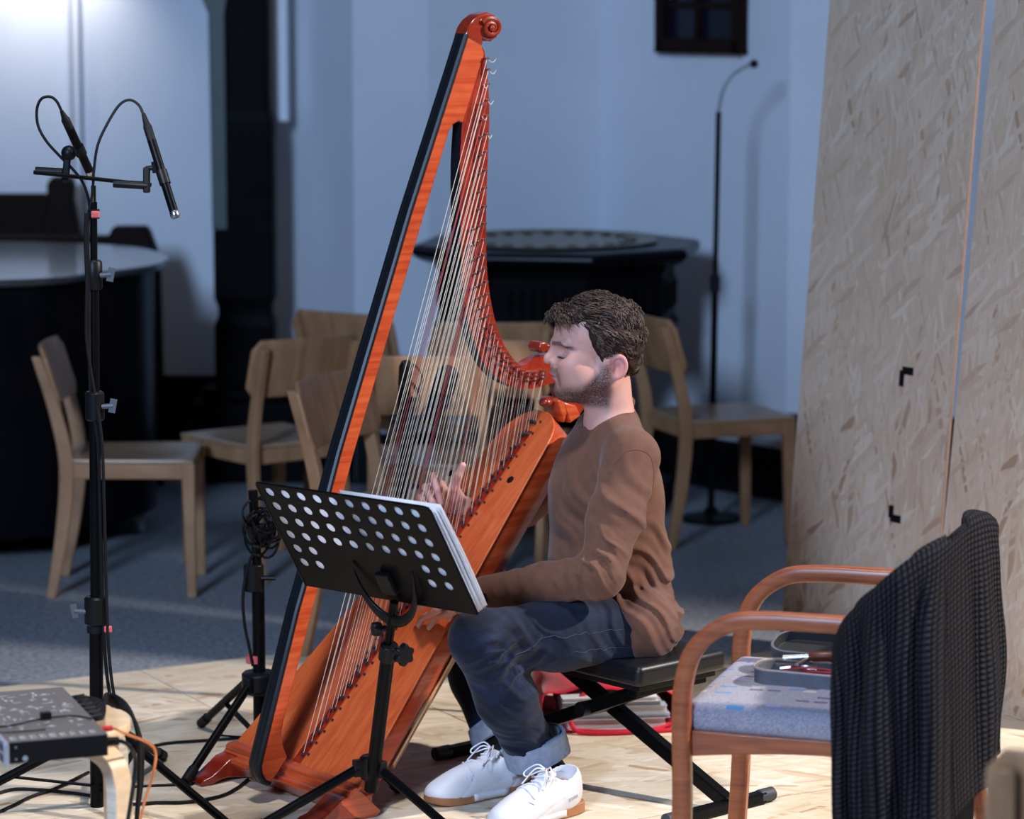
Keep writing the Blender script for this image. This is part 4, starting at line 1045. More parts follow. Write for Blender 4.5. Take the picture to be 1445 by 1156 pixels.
# ------------------------------------------------------------------ bench
PZ = 0.375
n0, n1 = FL(893, 942, PZ), FL(1035, 912, PZ)
bs_ = (n1 - n0); bs_.z = 0; bs_.normalize(); bl_v = V(-bs_.y, bs_.x, 0)
bm_ = (n0 + n1) / 2; bm_.z = 0
bc = bm_ + bl_v * 0.29
bench = thing('bench', 'black padded folding keyboard bench with crossed metal legs under the harpist', 'bench', bc + V(0, 0, ZS), math.atan2(bl_v.y, bl_v.x))
RB = Matrix((bl_v, -bs_, V(0, 0, 1))).transposed()
m = MB(); m.box(bc + V(0, 0, PZ - 0.030), (0.58, 0.30, 0.052), RB)
m.build('seat_pad', M['vinyl'], bench, True, 0.016, False, 40, 4)
MB().box(bc + V(0, 0, PZ - 0.064), (0.54, 0.26, 0.014), RB).build('seat_board', M['black_plastic'], bench, False, 0.002)
hb = 0.415
for sgn, off in ((-1, 0.032), (1, -0.032)):
    a = bc + bl_v * (sgn * hb) + V(0, 0, ZS + 0.02); b = bc - bl_v * (sgn * 0.235) + V(0, 0, PZ - 0.075)
    MB().bar(a + bs_ * off, b + bs_ * off, 0.030, 0.034, (0, 0, 1)).build('leg', M['black_metal'], bench, False, 0.004)
    fb = MB().bar(bc + bl_v * (sgn * hb) - bs_ * 0.15 + V(0, 0, ZS + 0.016), bc + bl_v * (sgn * hb) + bs_ * 0.15 + V(0, 0, ZS + 0.016), 0.030, 0.028).build('floor_bar', M['black_metal'], bench, False, 0.004)
    for e in (-1, 1):
        c = bc + bl_v * (sgn * hb) + bs_ * (e * 0.158) + V(0, 0, ZS + 0.018)
        MB().tube([c - bs_ * 0.026, c - bs_ * 0.024, c + bs_ * 0.022, c + bs_ * 0.026], [0.014, 0.0172, 0.0172, 0.013], 16).build('end_cap', plain('cap_rubber', S2L(52, 54, 62), 0.6) if 'cap' not in M else M['cap'], fb)
    MB().bar(bc - bl_v * (sgn * 0.235) - bs_ * 0.12 + V(0, 0, PZ - 0.08), bc - bl_v * (sgn * 0.235) + bs_ * 0.12 + V(0, 0, PZ - 0.08), 0.03, 0.02).build('top_bar', M['black_metal'], bench, False, 0.003)
t_ = hb / (hb + 0.235); cr = (bc + bl_v * hb + V(0, 0, ZS + 0.02)).lerp(bc - bl_v * 0.235 + V(0, 0, PZ - 0.075), t_)
MB().tube([cr - bs_ * 0.07, cr + bs_ * 0.062], 0.019, 18).tube([cr + bs_ * 0.062, cr + bs_ * 0.075], [0.026, 0.022], 18).build('pivot', M['black_plastic'], bench)
# ------------------------------------------------------------------ armchair
AC = V(0.678, 6.42, 0); ARZ = math.radians(162)
arm = thing('armchair', 'bentwood armchair with a patterned grey seat, at right, facing the bench', 'armchair', AC + V(0, 0, ZS), ARZ)
# local frame: x forward, y to the camera side, z up from the boards
for s in (1, -1):
    y = s * 0.262
    path = bez([V(0.262, y, 0.0), V(0.250, y, 0.22), V(0.252, y, 0.40), V(0.250, y, 0.50), V(0.225, y, 0.585), V(0.160, y, 0.640), V(0.08, y, 0.655), V(-0.08, y, 0.657), V(-0.22, y, 0.660), V(-0.285, y * 0.95, 0.66)], 48)
    m = MB(); n = len(path)
    for i, p in enumerate(path):
        d = (path[min(i + 1, n - 1)] - path[max(i - 1, 0)]).normalized(); o = V(d.z, 0, -d.x); f = i / (n - 1)
        th = 0.020 - 0.003 * f
        for (a, b) in ((-1, -0.7), (-0.7, -1), (0.7, -1), (1, -0.7), (1, 0.7), (0.7, 1), (-0.7, 1), (-1, 0.7)):
            m.v.append(tuple(p + o * (th * a) + V(0, 0.0165 * b, 0)))
    for i in range(n - 1):
        for k in range(8): m.f.append([i * 8 + k, i * 8 + (k + 1) % 8, i * 8 + 8 + (k + 1) % 8, i * 8 + 8 + k]); m.m.append(0)
    m.f += [list(range(7, -1, -1)), [(n - 1) * 8 + k for k in range(8)]]; m.m += [0, 0]
    m.build('arm', M['arm_wood'], arm, True, 0, True, 50)['label'] = 'bent front leg and arm in one piece'
for s in (1, -1):
    path = bez([V(-0.34, s * 0.225, 0.0), V(-0.285, s * 0.225, 0.25), V(-0.255, s * 0.222, 0.45), V(-0.262, s * 0.215, 0.62), V(-0.280, s * 0.20, 0.79)], 24)
    MB().tube(path, 0.019, 10).build('rear_leg', M['arm_wood'], arm, True, 0, True)
m = MB()
def railpt(side):
    return [V(0.235 - 0.49 * i / 16, side * (0.244 - 0.022 * i / 16), 0) for i in range(17)]
for s in (1, -1):
    pts = railpt(s); vs = []
    for i, p in enumerate(pts):
        sag = 0.020 * math.sin(PI * i / 16)
        for z in (0.352 + sag * 0.6 + (0.012 * (i / 16)), 0.408 - 0.004 * math.sin(PI * i / 16)):
            vs += [V(p.x, p.y - 0.012, z), V(p.x, p.y + 0.012, z)]
    b = len(m.v); m.v += [tuple(v) for v in vs]
    for i in range(16):
        q = b + i * 4
        for a, c in ((0, 1), (1, 3), (3, 2), (2, 0)): m.f.append([q + a, q + c, q + 4 + c, q + 4 + a]); m.m.append(0)
    m.f += [[b, b + 2, b + 3, b + 1], [b + 64, b + 65, b + 67, b + 66]]; m.m += [0, 0]
m.box((0.238, 0, 0.382), (0.022, 0.49, 0.05)); m.box((-0.255, 0, 0.382), (0.022, 0.44, 0.05))
m.build('seat_rail', M['arm_wood'], arm, True, 0.003, True, 40)
def cush(p):
    q = s_box(p, (-0.005, 0, 0.430), (0.262, 0.245, 0.034), None, 0.026)
    return q - 0.008 * np.cos(np.clip(p[:, 0] / 0.27, -1, 1) * PI / 2) * np.cos(np.clip(p[:, 1] / 0.25, -1, 1) * PI / 2)
vs, qs = surfnet(cush, (-0.30, -0.28, 0.37), (0.30, 0.28, 0.50), 0.007)
m = MB(); m.v = [tuple(v) for v in vs]; m.f = [list(q) for q in qs]; m.m = [0] * len(qs)
m.build('cushion', M['upholstery'], arm, True, 0, True, 0)
def bk(u, v): return V(-0.245 - 0.035 * v - 0.012 * math.sin(PI * u), (u - 0.5) * 0.36, 0.50 + 0.29 * v)
MB().grid(bk, 12, 8).build('backrest', M['upholstery'], arm, True, 0.008, True, 60, 2, 0.035)
# ------------------------------------------------------------------ dark cardigan over its back
AM = Matrix.Translation(AC + V(0, 0, ZS)) @ Matrix.Rotation(ARZ, 4, 'Z')
rp = [(1186, 893, 6.085), (1198, 868, 6.06), (1222, 843, 6.04), (1250, 815, 6.03), (1285, 786, 6.04), (1318, 764, 6.08), (1345, 742, 6.20), (1366, 725, 6.36), (1380, 718, 6.50), (1388, 722, 6.60)]
ridge = bez([P(x, y, d) for x, y, d in rp], 72)
bp = [(1192, 1200, 5.99), (1203, 1205, 5.96), (1226, 1210, 5.94), (1254, 1205, 5.93), (1288, 1195, 5.93), (1318, 1180, 5.95), (1346, 1150, 6.04), (1372, 1120, 6.18), (1390, 1085, 6.34), (1397, 1060, 6.46)]
bot = bez([P(x, y, d) for x, y, d in bp], 72)
NU = len(ridge)
def smoothstep(a, b, x): x = max(0, min(1, (x - a) / (b - a))); return x * x * (3 - 2 * x)
def card(u, v):
    # v 0..0.36 far side hanging behind, 0.36..0.42 over the ridge, 0.42..1 near side
    i = u * (NU - 1); k = min(NU - 2, int(i)); f = i - k
    r_ = ridge[k].lerp(ridge[k + 1], f); b = bot[k].lerp(bot[k + 1], f)
    out = V(-0.35, -0.94, 0) if u < 0.75 else V(-0.35, -0.94, 0).lerp(V(0.75, -0.66, 0), (u - 0.75) / 0.25)
    out.normalize()
    if v >= 0.40:
        w = (v - 0.40) / 0.60
        p = r_.lerp(b, w)
        rnd_ = math.sqrt(max(0, min(1, w / 0.05))) * 0.026
        fold = 0.020 * math.sin(u * 23 + 1.2 * w) + 0.012 * math.sin(u * 47 - 2.0 * w + 1) + 0.007 * math.sin(u * 9 + 9 * w)
        seam = -0.035 * math.exp(-((u - 0.60 - 0.03 * w) / 0.018) ** 2) * smoothstep(0.05, 0.2, w)
        p = p + out * (rnd_ + (fold + seam) * smoothstep(0.0, 0.35, w) + 0.018 * math.sin(PI * w))
        p.z += -0.012 * (1 - math.sqrt(max(0, min(1, w / 0.05))))
        return p
    w = (0.40 - v) / 0.40
    p = r_ + V(0, 0, -0.42 * w) - out * (0.026 * math.sqrt(min(1, w / 0.06)) + 0.10 * w * (1 if u > .5 else 0.6)) - V(0, 0, 0.012 * (1 - math.sqrt(min(1, w / 0.06))))
    return p + V(0.01 * math.sin(u * 21), 0, 0)
nu, nv = 150, 70
m = MB().grid(card, nu, nv)
me = m.mesh('cardigan', False, True)
uv = me.uv_layers.new(name='UVMap'); li = np.empty(len(me.loops), dtype=np.int32); me.loops.foreach_get('vertex_index', li)
uvs = np.stack([(li // nv) / (nu - 1), (li % nv) / (nv - 1)], 1).astype(np.float32); uv.data.foreach_set('uv', uvs.ravel())
cd = thing('cardigan', 'charcoal rib knit cardigan hung over the armchair back', 'cardigan', P(1300, 900, 6.05))
ob = link_mesh('knit_body', me, [M['rib_knit']], cd, True, FR[cd.name], 0)
sm = ob.modifiers.new('solid', 'SOLIDIFY'); sm.thickness = 0.010; sm.offset = -1
# hem band and a sleeve hanging inside the fold
m = MB()
def hem(u, v):
    a = 0.52 + 0.26 * u; p = card(a, 1.0); out = V(-0.2, -0.97, 0)
    return p + out * 0.004 + V(0, 0, -0.055 * v)
m.grid(hem, 30, 4); m.build('hem_band', M['rib_knit'], cd, True, 0, False, 0, 2, 0.012, 0, False)
# ------------------------------------------------------------------ open case of small tools on the seat
def AL(x, y, z): return AM @ V(x, y, z)
q0 = AM.inverted() @ FL(1066, 962, 0.482)
cc = V(q0.x - 0.11, q0.y - 0.03, 0.468)
CM = AM @ Matrix.Translation(cc) @ Matrix.Rotation(math.radians(176), 4, 'Z')
def CW(x, y, z): return CM @ V(x, y, z)
case = thing('pencil_case', 'open grey zip case of small tools lying on the armchair seat', 'case', CW(0, 0, 0))
def rrect(hx, hy, r, n=6):
    out = []
    for sx, sy, a0 in ((1, 1, 0), (-1, 1, 90), (-1, -1, 180), (1, -1, 270)):
        for i in range(n + 1):
            a = math.radians(a0 + 90 * i / n); out.append((sx * (hx - r) + r * math.cos(a), sy * (hy - r) + r * math.sin(a)))
    return out
ring = rrect(0.115, 0.058, 0.045); rin = rrect(0.109, 0.052, 0.040)
m = MB(); n = len(ring)
m.add([CW(x, y, 0) for x, y in ring] + [CW(x * 1.02, y * 1.03, 0.034) for x, y in ring] + [CW(x, y, 0.034) for x, y in rin] + [CW(x * 0.97, y * 0.97, 0.004) for x, y in rin],
      [tuple(range(n - 1, -1, -1))] + [(k + o, (k + 1) % n + o, (k + 1) % n + n + o, k + n + o) for o in (0, n, 2 * n) for k in range(n)] + [tuple(3 * n + k for k in range(n))])
m.build('tray', M['case'], case, True, 0.001, False, 50)
m = MB(); m.tube([CW(x * 1.025, y * 1.035, 0.034) for x, y in ring], 0.0028, 6, 0, True); m.build('zip', plain('pale_zip', S2L(150, 134, 130), 0.5), case)
# lid, tipped open behind
LM = CM @ Matrix.Translation(V(0.0, 0.062, 0.030)) @ Matrix.Rotation(math.radians(13), 4, 'X')
m = MB()
m.add([LM @ V(x, y + 0.058, -0.004) for x, y in ring] + [LM @ V(x, y + 0.058, 0.022) for x, y in ring] + [LM @ V(x, y + 0.058, 0.022) for x, y in rin] + [LM @ V(x * 0.97, y * 0.97 + 0.058, 0.0) for x, y in rin],
      [tuple(range(n - 1, -1, -1))] + [(k + o, (k + 1) % n + o, (k + 1) % n + n + o, k + n + o) for o in (0, n) for k in range(n)])
m.add([LM @ V(x, y + 0.058, 0.022) for x, y in rin] + [LM @ V(x * 0.97, y * 0.97 + 0.058, 0.0) for x, y in rin], [(k, (k + 1) % n, (k + 1) % n + n, k + n) for k in range(n)] + [tuple(n + k for k in range(n))], 1)
m.build('lid', [M['case'], M['case_in']], case, True, 0.001, False, 50)
def CX(x, y, z): return CW(-x * 0.9, y, z)
o = thing('tuning_key', 'shiny steel tuning key lying in the open grey case', 'tool', CX(0.05, 0.0, 0.03))
MB().tube([CX(0.085, 0.012, 0.036), CX(0.015, -0.002, 0.042)], 0.0060, 10).build('shaft', M['steel'], o)
MB().tube([CX(0.02, -0.03, 0.042), CX(0.012, 0.026, 0.044)], 0.0065, 10).build('handle', M['steel'], o)
o = thing('screwdriver', 'screwdriver with a brown handle lying across the open grey case', 'tool', CX(0.0, 0.02, 0.04))
MB().tube([CX(0.072, 0.026, 0.044), CX(0.01, 0.034, 0.050)], 0.0085, 12).build('ferrule', M['steel'], o)
MB().tube([CX(0.012, 0.034, 0.050), CX(0.0, 0.035, 0.051), CX(-0.055, 0.042, 0.055), CX(-0.062, 0.043, 0.055)], [0.007, 0.0115, 0.0105, 0.006], 14).build('handle', M['brown_plastic'], o)
o = thing('pliers', 'small steel pliers in the front of the open grey case', 'tool', CX(0.04, -0.02, 0.03))
for s in (-1, 1): MB().tube(bez([CX(0.06, -0.026 + s * 0.004, 0.034), CX(0.035, -0.026, 0.038), CX(0.0, -0.026 - s * 0.010, 0.040), CX(-0.03, -0.026 - s * 0.006, 0.040)], 16), 0.0045, 8).build('jaw_arm', M['steel'], o)
o = thing('red_cord', 'thin red cord curled in the open grey case', 'cord', CX(-0.03, -0.03, 0.03))
MB().tube(bez([CX(0.05, -0.036, 0.034), CX(0.02, -0.044, 0.040), CX(-0.02, -0.040, 0.043), CX(-0.06, -0.030, 0.040), CX(-0.08, -0.034, 0.036), CX(-0.03, -0.046, 0.037), CX(0.0, -0.040, 0.037)], 40), 0.0016, 6).build('cord_run', M['red_plastic'], o)
o = thing('string_pouch', 'grey rolled pouch beside the tools, tucked against the cardigan', 'pouch', CX(-0.08, 0.05, 0.0))
MB().tube([CX(-0.055, 0.055, 0.055), CX(-0.06, 0.056, 0.055), CX(-0.11, 0.058, 0.052), CX(-0.125, 0.06, 0.05)], [0.008, 0.015, 0.018, 0.009], 16).build('roll', M['alu'], o)
# ------------------------------------------------------------------ bentwood stool with the audio unit
SZ = 0.452
st = thing('stool', 'low round birch stool with bent legs, at the lower left corner', 'stool', V(-0.972, 6.2, ZS))
m = MB().lathe([(0.168, SZ - 0.024), (0.175, SZ - 0.020), (0.175, SZ - 0.005), (0.171, SZ), (0.001, SZ)], (-0.972, 6.2, 0), None, 48)
m.build('seat', M['birch'], st, True, 0, False, 40)
for ang in (-36, 54, 140, 232):
    a = math.radians(ang); d = V(math.cos(a), math.sin(a), 0); s_ = V(-d.y, d.x, 0); c = V(-0.972, 6.2, 0)
    path = bez([c + d * 0.05 + V(0, 0, SZ - 0.040), c + d * 0.12 + V(0, 0, SZ - 0.040), c + d * 0.155 + V(0, 0, SZ - 0.043), c + d * 0.188 + V(0, 0, SZ - 0.062), c + d * 0.203 + V(0, 0, SZ - 0.10), c + d * 0.206 + V(0, 0, SZ - 0.16), c + d * 0.208 + V(0, 0, ZS)], 36)
    m = MB(); n = len(path)
    for i, p in enumerate(path):
        t2 = (path[min(i + 1, n - 1)] - path[max(i - 1, 0)]).normalized(); o = s_.cross(t2).normalized()
        for aa, b in ((-1, -1), (1, -1), (1, 1), (-1, 1)): m.v.append(tuple(p + s_ * (0.026 * aa) + o * (0.014 * b)))
    for i in range(n - 1):
        for k2 in range(4): m.f.append([i * 4 + k2, i * 4 + (k2 + 1) % 4, i * 4 + 4 + (k2 + 1) % 4, i * 4 + 4 + k2]); m.m.append(1 if k2 in (1, 3) else 0)
    m.f += [[3, 2, 1, 0], [n * 4 - 4 + j for j in range(4)]]; m.m += [0, 0]
    m.build('leg', [M['birch'], M['ply_edge']], st, True, 0.003, False, 50)
dv0 = FL(152, 1036, SZ + 0.047); dv1 = FL(14, 1048, SZ + 0.047)
du = (dv1 - dv0); DL = 0.200; du.normalize(); dd = V(du.y, -du.x, 0); dd = dd if dd.y > 0 else -dd
dev = thing('audio_interface', 'flat grey audio unit lying on the birch stool', 'audio device', V(dv0.x, dv0.y, SZ))
def DV(a, b, z): return V(dv0.x, dv0.y, SZ) + du * a + dd * b + V(0, 0, z)
RD = Matrix((du, dd, V(0, 0, 1))).transposed(); DWW = 0.43
MB().box(DV(DL / 2, DWW / 2, 0.0245), (DL, DWW, 0.043), RD).build('chassis', M['black_plastic'], dev, False, 0.001)
MB().box(DV(DL / 2, DWW / 2, 0.0465), (DL - 0.001, DWW - 0.001, 0.0015), RD).build('top_plate', M['device_top'], dev, False)
MB().box(DV(DL + 0.004, DWW / 2, 0.0245), (0.010, DWW + 0.02, 0.046), RD).build('front_panel', M['alu'], dev, False, 0.002)
for k in range(6):
    for z in (0.013, 0.035): MB().box(DV(DL + 0.0095, 0.02 + k * 0.06, z), (0.003, 0.026, 0.013), RD).build('port', M['blue_port'], dev, False)
for z in (0.012, 0.036): MB().tube([DV(DL - 0.016, -0.0006, z), DV(DL - 0.016, 0.001, z)], 0.0026, 8).build('screw', M['steel'], dev)
MB().tube([DV(DL - 0.034, -0.0008, 0.012), DV(DL - 0.034, 0.001, 0.012)], 0.0055, 14).build('badge', M['grey_metal'], dev)
m = MB()
for k in range(28): m.box(DV(0.035 + k * 0.0042, -0.0003, 0.022), (0.0016, 0.001, 0.026), RD)
m.build('vent', M['black_rubber'], dev, False)
rnd = random.Random(11); m = MB()
def pr(a, b, w, h): m.box(DV(a, b, 0.0475), (w, h, 0.0003), RD)
for k in range(9):                                                    # printed diagram on the top plate
    a0, b0_ = 0.02 + 0.02 * k, 0.03
    pr(a0, b0_, 0.0008, 0.03)
    for j in range(4):
        pr(a0 + 0.007, b0_ - 0.012 + j * 0.007, 0.009 * rnd.uniform(0.5, 1), 0.0018)
for k in range(70):
    a0, b0_ = rnd.uniform(0.015, DL - 0.015), rnd.uniform(0.075, DWW - 0.03)
    if rnd.random() < 0.6: pr(a0, b0_, rnd.uniform(0.006, 0.022), 0.0011)
    else: pr(a0, b0_, 0.0011, rnd.uniform(0.006, 0.022))
    if rnd.random() < 0.4: pr(a0, b0_ + 0.006, 0.007, 0.003)
m.build('printed_diagram', M['screen_print'], dev, False)
# cables of the unit
def cable(name, lab, pts, r, mat, group=None, n=60, plug=None):
    o = thing(name, lab, 'cable', pts[0], 0, group)
    MB().tube(bez(pts, n), r, 8).build('cable_run', mat, o)
    if plug: MB().tube([Vector(pts[0]), Vector(pts[1])], [r * 2.2, r * 1.9], 10).build('plug', plug, o)
    return o
CG = 'black cables bundled behind the audio unit'
for k in range(6):
    b = 0.20 + 0.035 * k
    j = 3 * k; pts = [DV(-0.004, b, 0.030), DV(-0.035, b, 0.034), P(150 + j * 0.6, 980 + j, 6.42 + 0.01 * k), P(178 + j * 0.5, 994 + j, 6.40 + 0.01 * k), P(194 + j * 0.4, 1036 + j, 6.38 + 0.01 * k), P(196 + j * 0.3, 1100, 6.37 + 0.012 * k), P(193 + j * 0.3, 1180, 6.38 + 0.015 * k), V(-0.80 + 0.012 * k, 6.50 + 0.03 * k, 0.03), V(-0.92 - 0.05 * k, 6.62 + 0.06 * k, ZS + 0.006)]
    cable('audio_cable', 'black cable in the bundle curving off the far side of the audio unit', pts, 0.0042, M['black_rubber'], CG, 70, M['black_plastic'])
cable('orange_cable', 'orange cable with a red plug curving down the right side of the stool', [DV(-0.004, 0.11, 0.030), DV(-0.034, 0.11, 0.030), DV(-0.060, 0.10, 0.018), V(-0.742, 6.14, SZ - 0.04), V(-0.741, 6.13, SZ - 0.09), V(-0.765, 6.12, 0.28), V(-0.80, 6.10, 0.10), V(-0.84, 6.2, ZS + 0.005)], 0.0030, M['orange_cable'], None, 60, M['red_plastic'])
cable('power_cable', 'thick black power cable at the near right corner of the audio unit', [DV(-0.002, 0.035, 0.022), DV(-0.030, 0.035, 0.022), DV(-0.05, 0.02, 0.010), V(-0.765, 6.02, SZ - 0.05), V(-0.78, 5.97, 0.28), V(-0.82, 5.95, 0.10), V(-0.9, 5.9, ZS + 0.006)], 0.0045, M['black_rubber'], None, 60, M['black_plastic'])
o = cable('thin_cord', 'thin black cord with a small clip lying across the top of the audio unit', [DV(0.004, 0.125, 0.0495), DV(0.04, 0.16, 0.0505), DV(0.11, 0.152, 0.0505), DV(0.16, 0.125, 0.0505), DV(0.225, 0.12, 0.049)], 0.0018, M['black_rubber'])
MB().box(DV(0.092, 0.158, 0.056), (0.022, 0.016, 0.014), RD).build('clip', M['black_plastic'], o, False, 0.002)
cable('thin_cord', 'second thin black cord near the front edge of the audio unit top', [DV(0.11, 0.070, 0.0495), DV(0.15, 0.068, 0.0498), DV(0.19, 0.072, 0.0498), DV(0.225, 0.085, 0.049)], 0.0014, M['black_rubber'])
# cables on the boards
zc = ZS + 0.005
fl = lambda *q: [FL(x, y, zc) for x, y in q]
cable('floor_cable', 'black cable curving on the boards between the stool and the harp tripod', fl((185, 1062), (230, 1050), (275, 1046), (320, 1043), (345, 1040)), 0.0042, M['black_rubber'])
cable('floor_cable', 'black cable curving on the boards in front of the left harp foot', fl((175, 1136), (220, 1133), (265, 1132), (310, 1124), (335, 1112), (350, 1100)), 0.0042, M['black_rubber'])
cable('floor_cable', 'black cable looping on the boards below the audio unit', fl((-10, 1122), (20, 1114), (60, 1115), (100, 1119), (135, 1124)), 0.0042, M['black_rubber'])
cable('floor_cable', 'black cable at the bottom left edge, under the stand legs', fl((-10, 1150), (20, 1136), (45, 1124), (80, 1112), (125, 1090)), 0.0042, M['black_rubber'])
# ------------------------------------------------------------------ red bag of scores under the bench
bgx, bgy = 0.245, 8.02
RG = Matrix.Rotation(math.radians(6), 3, 'Z')
def BG(x, y, z): return V(bgx, bgy, 0) + RG @ V(x, y, z)
bag = thing('tote_bag', 'red cloth bag lying on the boards under the bench, open towards the camera', 'bag', BG(0, 0, ZS))
def bagf(u, v):
    a = 2 * PI * u; ca, sa2 = math.cos(a), math.sin(a)
    k = 1; hx, hz_ = 0.185 * (1 - 0.1 * v), 0.050 + 0.006 * math.sin(PI * v)
    sgn = lambda q: -1 if q < 0 else 1
    x = hx * sgn(ca) * abs(ca) ** 0.45; z = hz_ * sgn(sa2) * abs(sa2) ** 0.6
    y = -0.155 + 0.36 * v - (0.0 if sa2 > -0.2 else 0.03 * (1 - v)) + 0.02 * (sa2 > 0.3) * (1 - v)
    z = z + 0.052 + ZS + 0.004 + 0.006 * math.sin(7 * x * 9 + 6 * v) * (sa2 > 0)
    return BG(x, y, max(z, ZS + 0.003))
MB().grid(bagf, 44, 16, 0, True).build('cloth', M['red_cloth'], bag, True, 0, False, 0, 2, 0.003)
for pts in ([(0.16, -0.16, 0.012), (0.10, -0.20, 0.008), (0.0, -0.215, 0.006), (-0.09, -0.20, 0.008), (-0.11, -0.175, 0.04), (-0.09, -0.16, 0.08), (-0.05, -0.14, 0.112)], [(0.17, -0.15, 0.012), (0.24, -0.17, 0.006), (0.30, -0.16, 0.006), (0.33, -0.10, 0.006), (0.27, -0.06, 0.006)], [(-0.12, -0.165, 0.006), (-0.05, -0.19, 0.006), (0.08, -0.205, 0.006), (0.2, -0.185, 0.006), (0.28, -0.14, 0.006)]):
    MB().tube(bez([BG(x, y, z + ZS) for x, y, z in pts], 40), 0.0065, 8).build('handle', M['red_cloth'], bag)
zz = ZS + 0.008
for k, (h, w, dx, lab) in enumerate(((0.028, 0.262, 0.012, 'bottom thick white booklet of the stack in the red bag'), (0.010, 0.268, 0.020, 'thin white booklet, second from the bottom in the red bag'), (0.022, 0.272, 0.010, 'thick white booklet, third from the bottom in the red bag'), (0.013, 0.262, 0.0, 'grey booklet, fourth from the bottom in the red bag'), (0.012, 0.25, -0.005, 'top pale booklet of the stack in the red bag'))):
    o = thing('booklet', lab, 'booklet', BG(dx, -0.04, zz), 0, 'booklets in the red bag')
    mat = M['paper'] if k != 3 else plain('grey_cover', S2L(150, 150, 158), 0.6)
    m = MB().box(BG(dx, -0.05, zz + h / 2), (w, 0.25, h - 0.003), RG); m.build('pages', M['paper'] if k != 3 else mat, o, False, 0.002)
    m = MB()
    for z in (zz + 0.0005, zz + h - 0.0012): m.box(BG(dx, -0.052, z), (w + 0.004, 0.256, 0.0012), RG)
    m.build('cover', plain('cover_blue', S2L(150, 158, 176), 0.5) if k in (1, 2) else mat, o, False)
    zz += h + 0.0003
# dark backpack behind
bk_c = V(0.22, 8.40, 0)
def bpk(p):
    q = s_box(p, bk_c + V(0, 0, 0.082), (0.16, 0.11, 0.075), np.array(Matrix.Rotation(0.15, 3, 'Z')), 0.06)
    return q + 0.008 * np.sin(p[:, 0] * 38 + p[:, 2] * 20) * np.sin(p[:, 2] * 30 + 1)
bp_o = thing('backpack', 'dark grey cloth bag slumped behind the red bag', 'bag', bk_c + V(0, 0, ZS))
sdf_obj('bag_body', bpk, (-0.02, 8.22, -0.01), (0.46, 8.58, 0.20), 0.012, M['grey_cloth'], bp_o)
# ------------------------------------------------------------------ the harpist
def group(c, R, fn):
    """evaluate fn only near a bounding sphere"""
    c = A(c)
    def g(p):
        d = np.linalg.norm(p - c, axis=1) - R
        m = d < 0.03
        if m.any():
            e = fn(p[m]); d = d.copy(); d[m] = e
        return d
    return g
def poly_sd(px_, pz_, poly):
    d = np.full(px_.shape, 1e9); s = np.ones(px_.shape); n = len(poly); j = n - 1
    for i in range(n):
        xi, zi = poly[i]; xj, zj = poly[j]
        ex, ez = xj - xi, zj - zi; wx, wz = px_ - xi, pz_ - zi
        t = np.clip((wx * ex + wz * ez) / (ex * ex + ez * ez + 1e-12), 0, 1)
        bx2, bz2 = wx - ex * t, wz - ez * t
        d = np.minimum(d, bx2 * bx2 + bz2 * bz2)
        c1 = pz_ >= zi; c2 = pz_ < zj; c3 = ex * wz > ez * wx
        fl_ = (c1 & c2 & c3) | (~c1 & ~c2 & ~c3)
        s = np.where(fl_, -s, s); j = i
    return s * np.sqrt(d)
ss = lambda a, b, x: (lambda t: t * t * (3 - 2 * t))(np.clip((x - a) / (b - a), 0, 1))
man = thing('person', 'seated bearded man in a brown sweater, jeans and white shoes playing the harp', 'person', V(0.22, 7.40, ZS))
